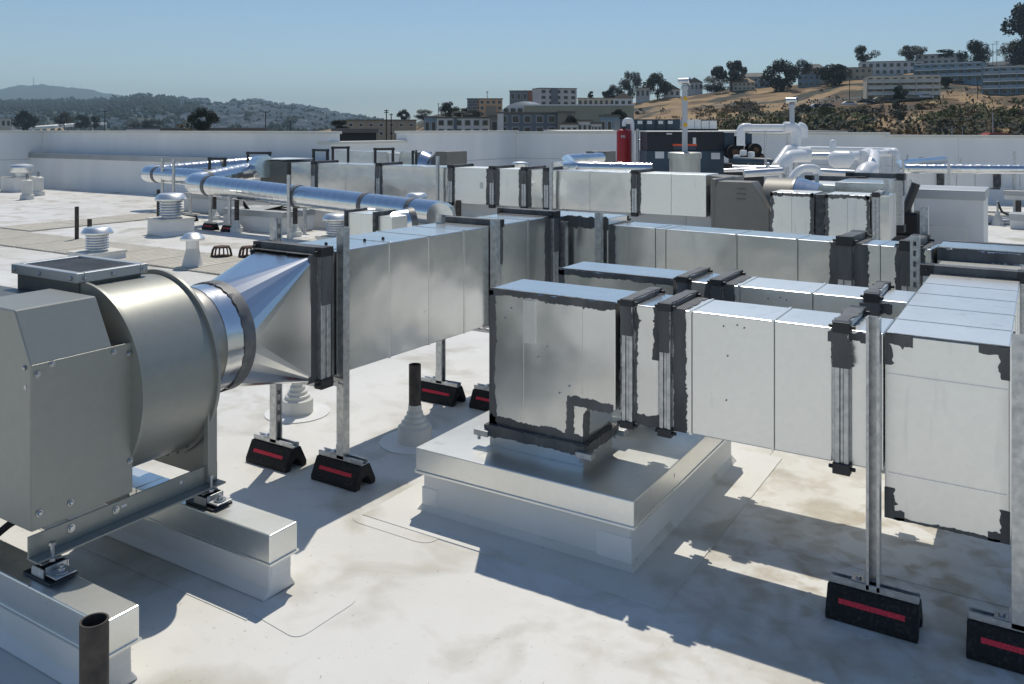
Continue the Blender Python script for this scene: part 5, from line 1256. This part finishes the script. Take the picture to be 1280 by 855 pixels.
hb_('pale low house right of the tall flue', 858, 878, 103, 114, GRY, 1, 4, roof='gable'); hb_('small pale house below the wide oak', 830, 850, 112, 121, WHT, 1, 3, roof='gable'); hb_('small grey house among the leftmost hilltop oaks', 795, 812, 110, 123, GRY, 1, 3)
hb_('white-walled house with tan gable roof above the hall', 767, 791, 123, 135, WHT, 1, 3, roof='gable', roofm=wallmat((.33, .24, .18)), dmax=380); hb_('low beige houses row behind the cypress', 722, 768, 123, 133, BEI, 1, 7, dmax=400)
building('grey tower block with balconies and dark stair strip', 675, 721, 111, 140, 300, GRY, 4, 5, yaw=.35, bays=((.30, .48, .0, 1.0, wallmat(SLT)),)); building('slate block with brick end behind the arched roof', 637, 668, 114, 140, 310, SLT, 2, 4, yaw=-.1, bays=((.75, 1.0, 0, 1, wallmat((.26, .13, .10))),))
building('orange stepped apartment block', 599, 628, 124, 146, 270, ORG_, 3, 4, bays=((.3, .72, 0, .62, wallmat((.30, .27, .22))),)); building('dark grey block beside the orange one', 584, 600, 124, 146, 275, SLT, 3, 3)
o = building('long olive hall with white roof edge', 655, 792, 132, 166, 205, OLV, 0, 0, depth=30, roofm=M_white, name='warehouse_hall')
p = img_pt(660, 126, 215)
o = thing('arched_hall', 'hall with pale arched roof and dark skylights left of the olive hall', 'building', img_pt(658, 140, 215))
d = 215; q0, q1 = img_pt(626, 140, d), img_pt(688, 140, d); W = 62 * d / 1071; mt = Matrix.Translation(q0) @ Matrix.Rotation(YAW, 4, 'Z')
MB().prism([(0, -8), (W, -8), (W, .4)] + [(W * (.98 - .96 * i / 10), .4 + 2.3 * math.sin(math.pi * i / 10) ** .7 if 0 < i < 10 else .4) for i in range(11)] + [(0, .4)], lambda u, v, t: mt @ Vector((u, t, v)), 20, 0).build('arched_shell', wallmat(WHT), o)
for i in range(3): MB().box(W * (.06 + .14 * i), W * (.15 + .14 * i), -.25, -.01, -.5, .9, mt).build('skylight', M_win, o)
MB().box(W * .02, W * .5, -.2, -.01, -4, -.8, mt).build('glazed_front', MB_blue, o)
building('slate terrace with white framed window bays above the parapet', 622, 697, 142, 170, 150, SLT, 2, 5, bays=((0, .10, 0, 1, wallmat(WHT)),), ww=.5, wh=.55); building('tan stair tower at the end of the slate terrace', 697, 719, 141, 170, 148, (.30, .28, .24), 0, 0, bays=((.62, .78, .1, .95, wallmat(SLT)),))
building('white row of apartments with square windows above the parapet corner', 546, 612, 148, 170, 160, PAL, 2, 6, ww=.55, wh=.55, bays=((.32, .38, 0, 1, wallmat(SLT)),)); building('tan infill block between the white apartments and the slate terrace', 612, 624, 146, 170, 158, (.30, .28, .24), 1, 1)
building('grey-blue block left of the white apartments', 530, 546, 147, 170, 165, BLU, 1, 2); building('beige low office behind the parapet gap', 433, 520, 151, 172, 190, (.36, .32, .25), 2, 7, ww=.3, wh=.3, depth=20)
for i, (b0, b1, et, c) in enumerate(((722, 740, 152, PAL), (738, 752, 155, WHT), (750, 774, 146, BLU), (700, 722, 156, PAL))): building(('pale house row right of the stair tower', 'white house with wide window below the hall', 'blue house by the leafy tree', 'small pale house at the foot of the stair tower')[i], b0, b1, et, 170, 125, c, 1, 3)
building('low dark annex in the parapet gap', 418, 470, 166, 176, 60, (.05, .05, .05), 0, 0, depth=8); building('grey low house by the left edge', -10, 12, 148, 160, 520, BEI, 1, 4); building('pale house near the golden field', 12, 24, 151, 160, 540, WHT, 1, 3)
building('long low pale shed along the left parapet', 160, 212, 161.2, 168, 200, WHT, 0, 0, depth=10); building('long low brown shed right of the evergreen', 205, 330, 161.4, 168, 190, (.20, .17, .14), 0, 0, depth=10)
# ---- distant hills
def ridge(name, tab, d, near, m, jag, seed):
    bs = [tab[0][0] + (tab[-1][0] - tab[0][0]) * i / 260 for i in range(261)]
    def zf(b, dd):
        t = (dd - near) / (d - near); zc = 1.6 - (interp(tab, b) - 160) * d / 1071
        if dd > d: return zc - (dd - d) * .3
        return -10 + (zc + 10) * t ** .8 + t * jag * (vnoise(b / 6, dd / d * 9, seed) + .6 * vnoise(b / 2.3, dd / d * 20, seed + 1))
    polar_sheet(name, bs, [near + (d - near) * i / 14 for i in range(15)] + [d * 1.05], zf, m); return zf
ridge('far_mountain', [(-700, 126), (-300, 120), (-100, 116), (0, 111), (25, 107), (50, 105), (75, 108), (100, 110), (130, 116), (160, 121), (250, 130), (350, 150), (380, 158)], 6500, 4200, M_green, 10, 3)
RZF = ridge('wooded_ridge', [(-600, 128), (-200, 127), (0, 127), (60, 127), (130, 125), (160, 122), (176, 119), (200, 122), (250, 125), (276, 131), (290, 128), (320, 126), (345, 131), (375, 133), (400, 138), (430, 144), (460, 149), (500, 155)], 3000, 1100, M_green, 12, 5)
polar_sheet('golden_field', [36 + 3 * i for i in range(18)], [700, 760, 830, 900], lambda b, d: -9 + (d - 700) / 200 * (13 + 9 * vnoise(b / 9, d / 60)) * math.sin(math.pi * min(1, max(0, (b - 36) / 51))) ** .4, M_field)
# countless far houses on the wooded ridge: specks
rnd = random.Random(8); hs = MB()
for i in range(5200):
    b = rnd.choice((rnd.uniform(225, 470), rnd.uniform(-150, 470), rnd.uniform(240, 440))); t = rnd.uniform(.02, .97); d = 1100 + 1900 * t
    if b < 225 and t > .3: continue
    if vnoise(b / 30, d / 350, 9) > .22: continue
    p = img_pt(b, 160, d); s = rnd.uniform(2.5, 5); mt = Matrix.Translation((p.x, p.y, RZF(b, d) - 2)) @ Matrix.Rotation(rnd.uniform(0, 3), 4, 'Z'); hs.box(-s, s, -s, s, 0, rnd.uniform(6, 10), mt)
tag(hs.build('distant_houses', mat('far_house_walls', (.30, .30, .30), .9, 0, c2=(.62, .60, .58), scale=.01, detail=2)), kind='stuff')
wd = MB()
for i in range(5000):
    b = rnd.uniform(-150, 480); d = 600 + 2400 * rnd.random() ** .8
    z = -10 if d < 1100 else RZF(b, d)
    if d > 1100 and b > 225 and vnoise(b / 30, d / 350, 9) < .12 and rnd.random() < .75: continue
    p = img_pt(b, 160, d); s = rnd.uniform(3, 7)
    for k in range(3):
        c = Vector((p.x, p.y, z)) + Vector((rnd.uniform(-s, s), rnd.uniform(-s, s), rnd.uniform(0, s)))
        wd.lathe([(.1, -s * .5), (s * .7, 0), (s * .4, s * .5), (.1, s * .9)], 5, c, cap0=False, cap1=False)
tag(wd.build('far_trees', M_green), kind='stuff')
# viaduct
o = thing('viaduct', 'pale elevated road curving past the golden field behind the left parapet', 'viaduct', img_pt(60, 156, 640))
V = [img_pt(-40, 160, 560), img_pt(20, 159.3, 600), img_pt(60, 157, 640), img_pt(90, 154.5, 690), img_pt(126, 153, 760)]
for i in range(len(V) - 1):
    a, b = V[i], V[i + 1]; u = (b - a); u.z = 0; u.normalize(); v = Vector((-u.y, u.x, 0)) * 5
    MB().add([a - v, b - v, b + v, a + v, a - v - Z * 2, b - v - Z * 2, b + v - Z * 2, a + v - Z * 2], [(0, 1, 2, 3), (7, 6, 5, 4), (0, 4, 5, 1), (3, 2, 6, 7), (0, 3, 7, 4), (1, 5, 6, 2)]).build('deck', wallmat(PAL), o)
    for t in (.2, .7): c = lerp(a, b, t); MB().tube([(c.x, c.y, -10), (c.x, c.y, c.z - 2)], 1.0, 8).build('pier', wallmat(GRY), o)
# poles and masts
def pole(label, b, eb, et, d, arms=1, r=.14, lamp=False, m=M_bark, name='utility_pole'):
    p, q = img_pt(b, eb, d), img_pt(b, et, d); o = thing(name, label, name.replace('_', ' '), p, 0, 'poles and masts beyond the roof'); h = q.z - p.z
    MB().tube([p - Z * 6, q], [r, r * .7], 6).build('pole', m, o)
    for k in range(arms): MB().tube([q - Z * (h * .05 + k * h * .09) - rgt * h * .11, q - Z * (h * .05 + k * h * .09) + rgt * h * .11], r * .6, 4).build('crossarm', m, o)
    return o
for lb, b, eb, et, d, ar in (('utility pole before the far woods by the golden field', 131, 162, 138, 230, 1), ('utility pole with crossarm right of the evergreen', 332, 164, 139, 200, 1), ('short utility pole by the ridge foot', 363, 164, 151, 210, 1), ('utility pole in front of the beige office', 483, 162, 137, 170, 2), ('second pole close to the one before the beige office', 489, 162, 142, 175, 1),
    ('utility pole on the rise by the dark tree', 548, 146, 129, 340, 1), ('utility pole above the orange flats', 609, 126, 114, 320, 2), ('skyline pole at the gap beside the tall trees, first from the flats', 1241, 80, 54, 410, 1), ('skyline pole at the gap, second from the flats', 1246, 80, 51, 412, 2), ('short skyline pole at the gap near the ragged tree', 1235, 80, 60, 415, 1),
    ('thin pole beside the tan balcony block', 1146, 96, 74, 330, 0), ('thin pole on the grass left of the tan balcony block', 1062, 124, 100, 270, 0), ('thin pole right of the blue flats on the slope', 1222, 136, 100, 250, 0), ('thin pole on the green scrub', 1217, 150, 124, 230, 0)): pole(lb, b, eb, et, d, ar)
pole('pale lamp post beside the red car', 1241, 184, 140, 88, 0, .07, m=M_winw, name='lamp_post'); pole('pale lamp post over the dark rocks', 1203, 184, 160, 88, 0, .05, m=M_winw, name='lamp_post'); pole('short pale lamp post left of the rocks', 1190, 182, 158, 90, 0, .05, m=M_winw, name='lamp_post')
for i, b in enumerate((22, 42, 51, 66, 80, 90, 101)): pole(('thin radio mast leftmost on the far mountain top', 'tallest radio mast on the far mountain top', 'thin radio mast just right of the tallest one', 'radio mast midway along the far mountain top', 'third thin radio mast from the right end of the mountain top', 'second thin radio mast from the right end of the mountain top', 'thin radio mast rightmost on the far mountain top')[i], b, 109, 103 if b != 42 else 97, 6400, 0, 1.6 if b != 42 else 3, m=M_strut, name='radio_mast')
# cars
def car(label, b, e, d, c, rz=0.0, flip=1):
    p = img_pt(b, e, d); mt_ = wallmat(c); o = thing('parked_car', label, 'car', p, 0, 'cars on the hill roads'); ang = YAW + rz
    mt = Matrix.Translation(p) @ Matrix.Rotation(ang, 4, 'Z')
    MB().prism([(-2.1, .3), (2.1, .3), (2.15, .75), (1.3, .9), (.7, 1.42), (-1.1, 1.45), (-1.9, .95), (-2.15, .85)], lambda u, v, t: mt @ Vector((u, t, v)), .85, -.85).build('body', mt_, o, bevel=.08)
    MB().prism([(1.12, .92), (.62, 1.34), (-1.05, 1.36), (-1.7, .95)], lambda u, v, t: mt @ Vector((u, t, v)), .86, -.86).build('window', M_win, o)
    for u in (-1.3, 1.3):
        for v in (-.8, .8): c_ = mt @ Vector((u, v, .32)); MB().lathe([(.32, -.1), (.32, .1)], 12).build('wheel', M_rub, o).matrix_basis = Matrix.Translation(c_ - ORG[o.name]) @ Matrix.Rotation(ang, 4, 'Z') @ Matrix.Rotation(R(90), 4, 'X')
RED, WCAR, DCAR, SCAR = (.30, .02, .02), (.62, .62, .62), (.04, .04, .05), (.30, .33, .36)
car('red car on the road above the low parapet', 1248, 183.6, 88, RED, -.1)
for lb, b, c in (('white car parked leftmost on the hill road', 1022, WCAR), ('dark car next to the leftmost white one', 1034, DCAR), ('white car on the hill road left of the tan balcony block', 1062, WCAR), ('dark car at the foot of the tan balcony block', 1081, DCAR), ('silver car under the tan balcony block', 1101, SCAR), ('dark car beside the silver one', 1108, DCAR), ('pale blue car right of the dark one under the block', 1140, SCAR), ('white car parked below the road by the slope', 1157, WCAR)):
    car(lb, b, 160 - (hill_z(b, 250) + .4 - 1.6) * 1071 / 250, 250, c)
for lb, b, e, c in (('white car parked beside the blue flats', 1209, 104, WCAR), ('silver car between the blue flats and the edge block', 1217, 104, SCAR), ('dark car in the row at the blue flats', 1197, 105, DCAR)): car(lb, b, e - .5, min(on_hill(b, e), 400), c)

# ---------------------------------------------------------------- air between here and the far hills
hz = MB().box(-9000, 6000, -60, 9000, -11, 420).build('haze', mat('haze_tmp', (1, 1, 1), 1))
hm = bpy.data.materials.new('haze_air'); hm.use_nodes = True; hn = hm.node_tree; hn.nodes.remove(hn.nodes["Principled BSDF"])
vp = hn.nodes.new("ShaderNodeVolumePrincipled"); vp.inputs['Color'].default_value = (.58, .82, .98, 1); vp.inputs['Density'].default_value = 0.00013; vp.inputs['Anisotropy'].default_value = 0.2
hn.links.new(vp.outputs[0], hn.nodes["Material Output"].inputs['Volume'])
hz.data.materials.clear(); hz.data.materials.append(hm); tag(hz, kind='stuff')
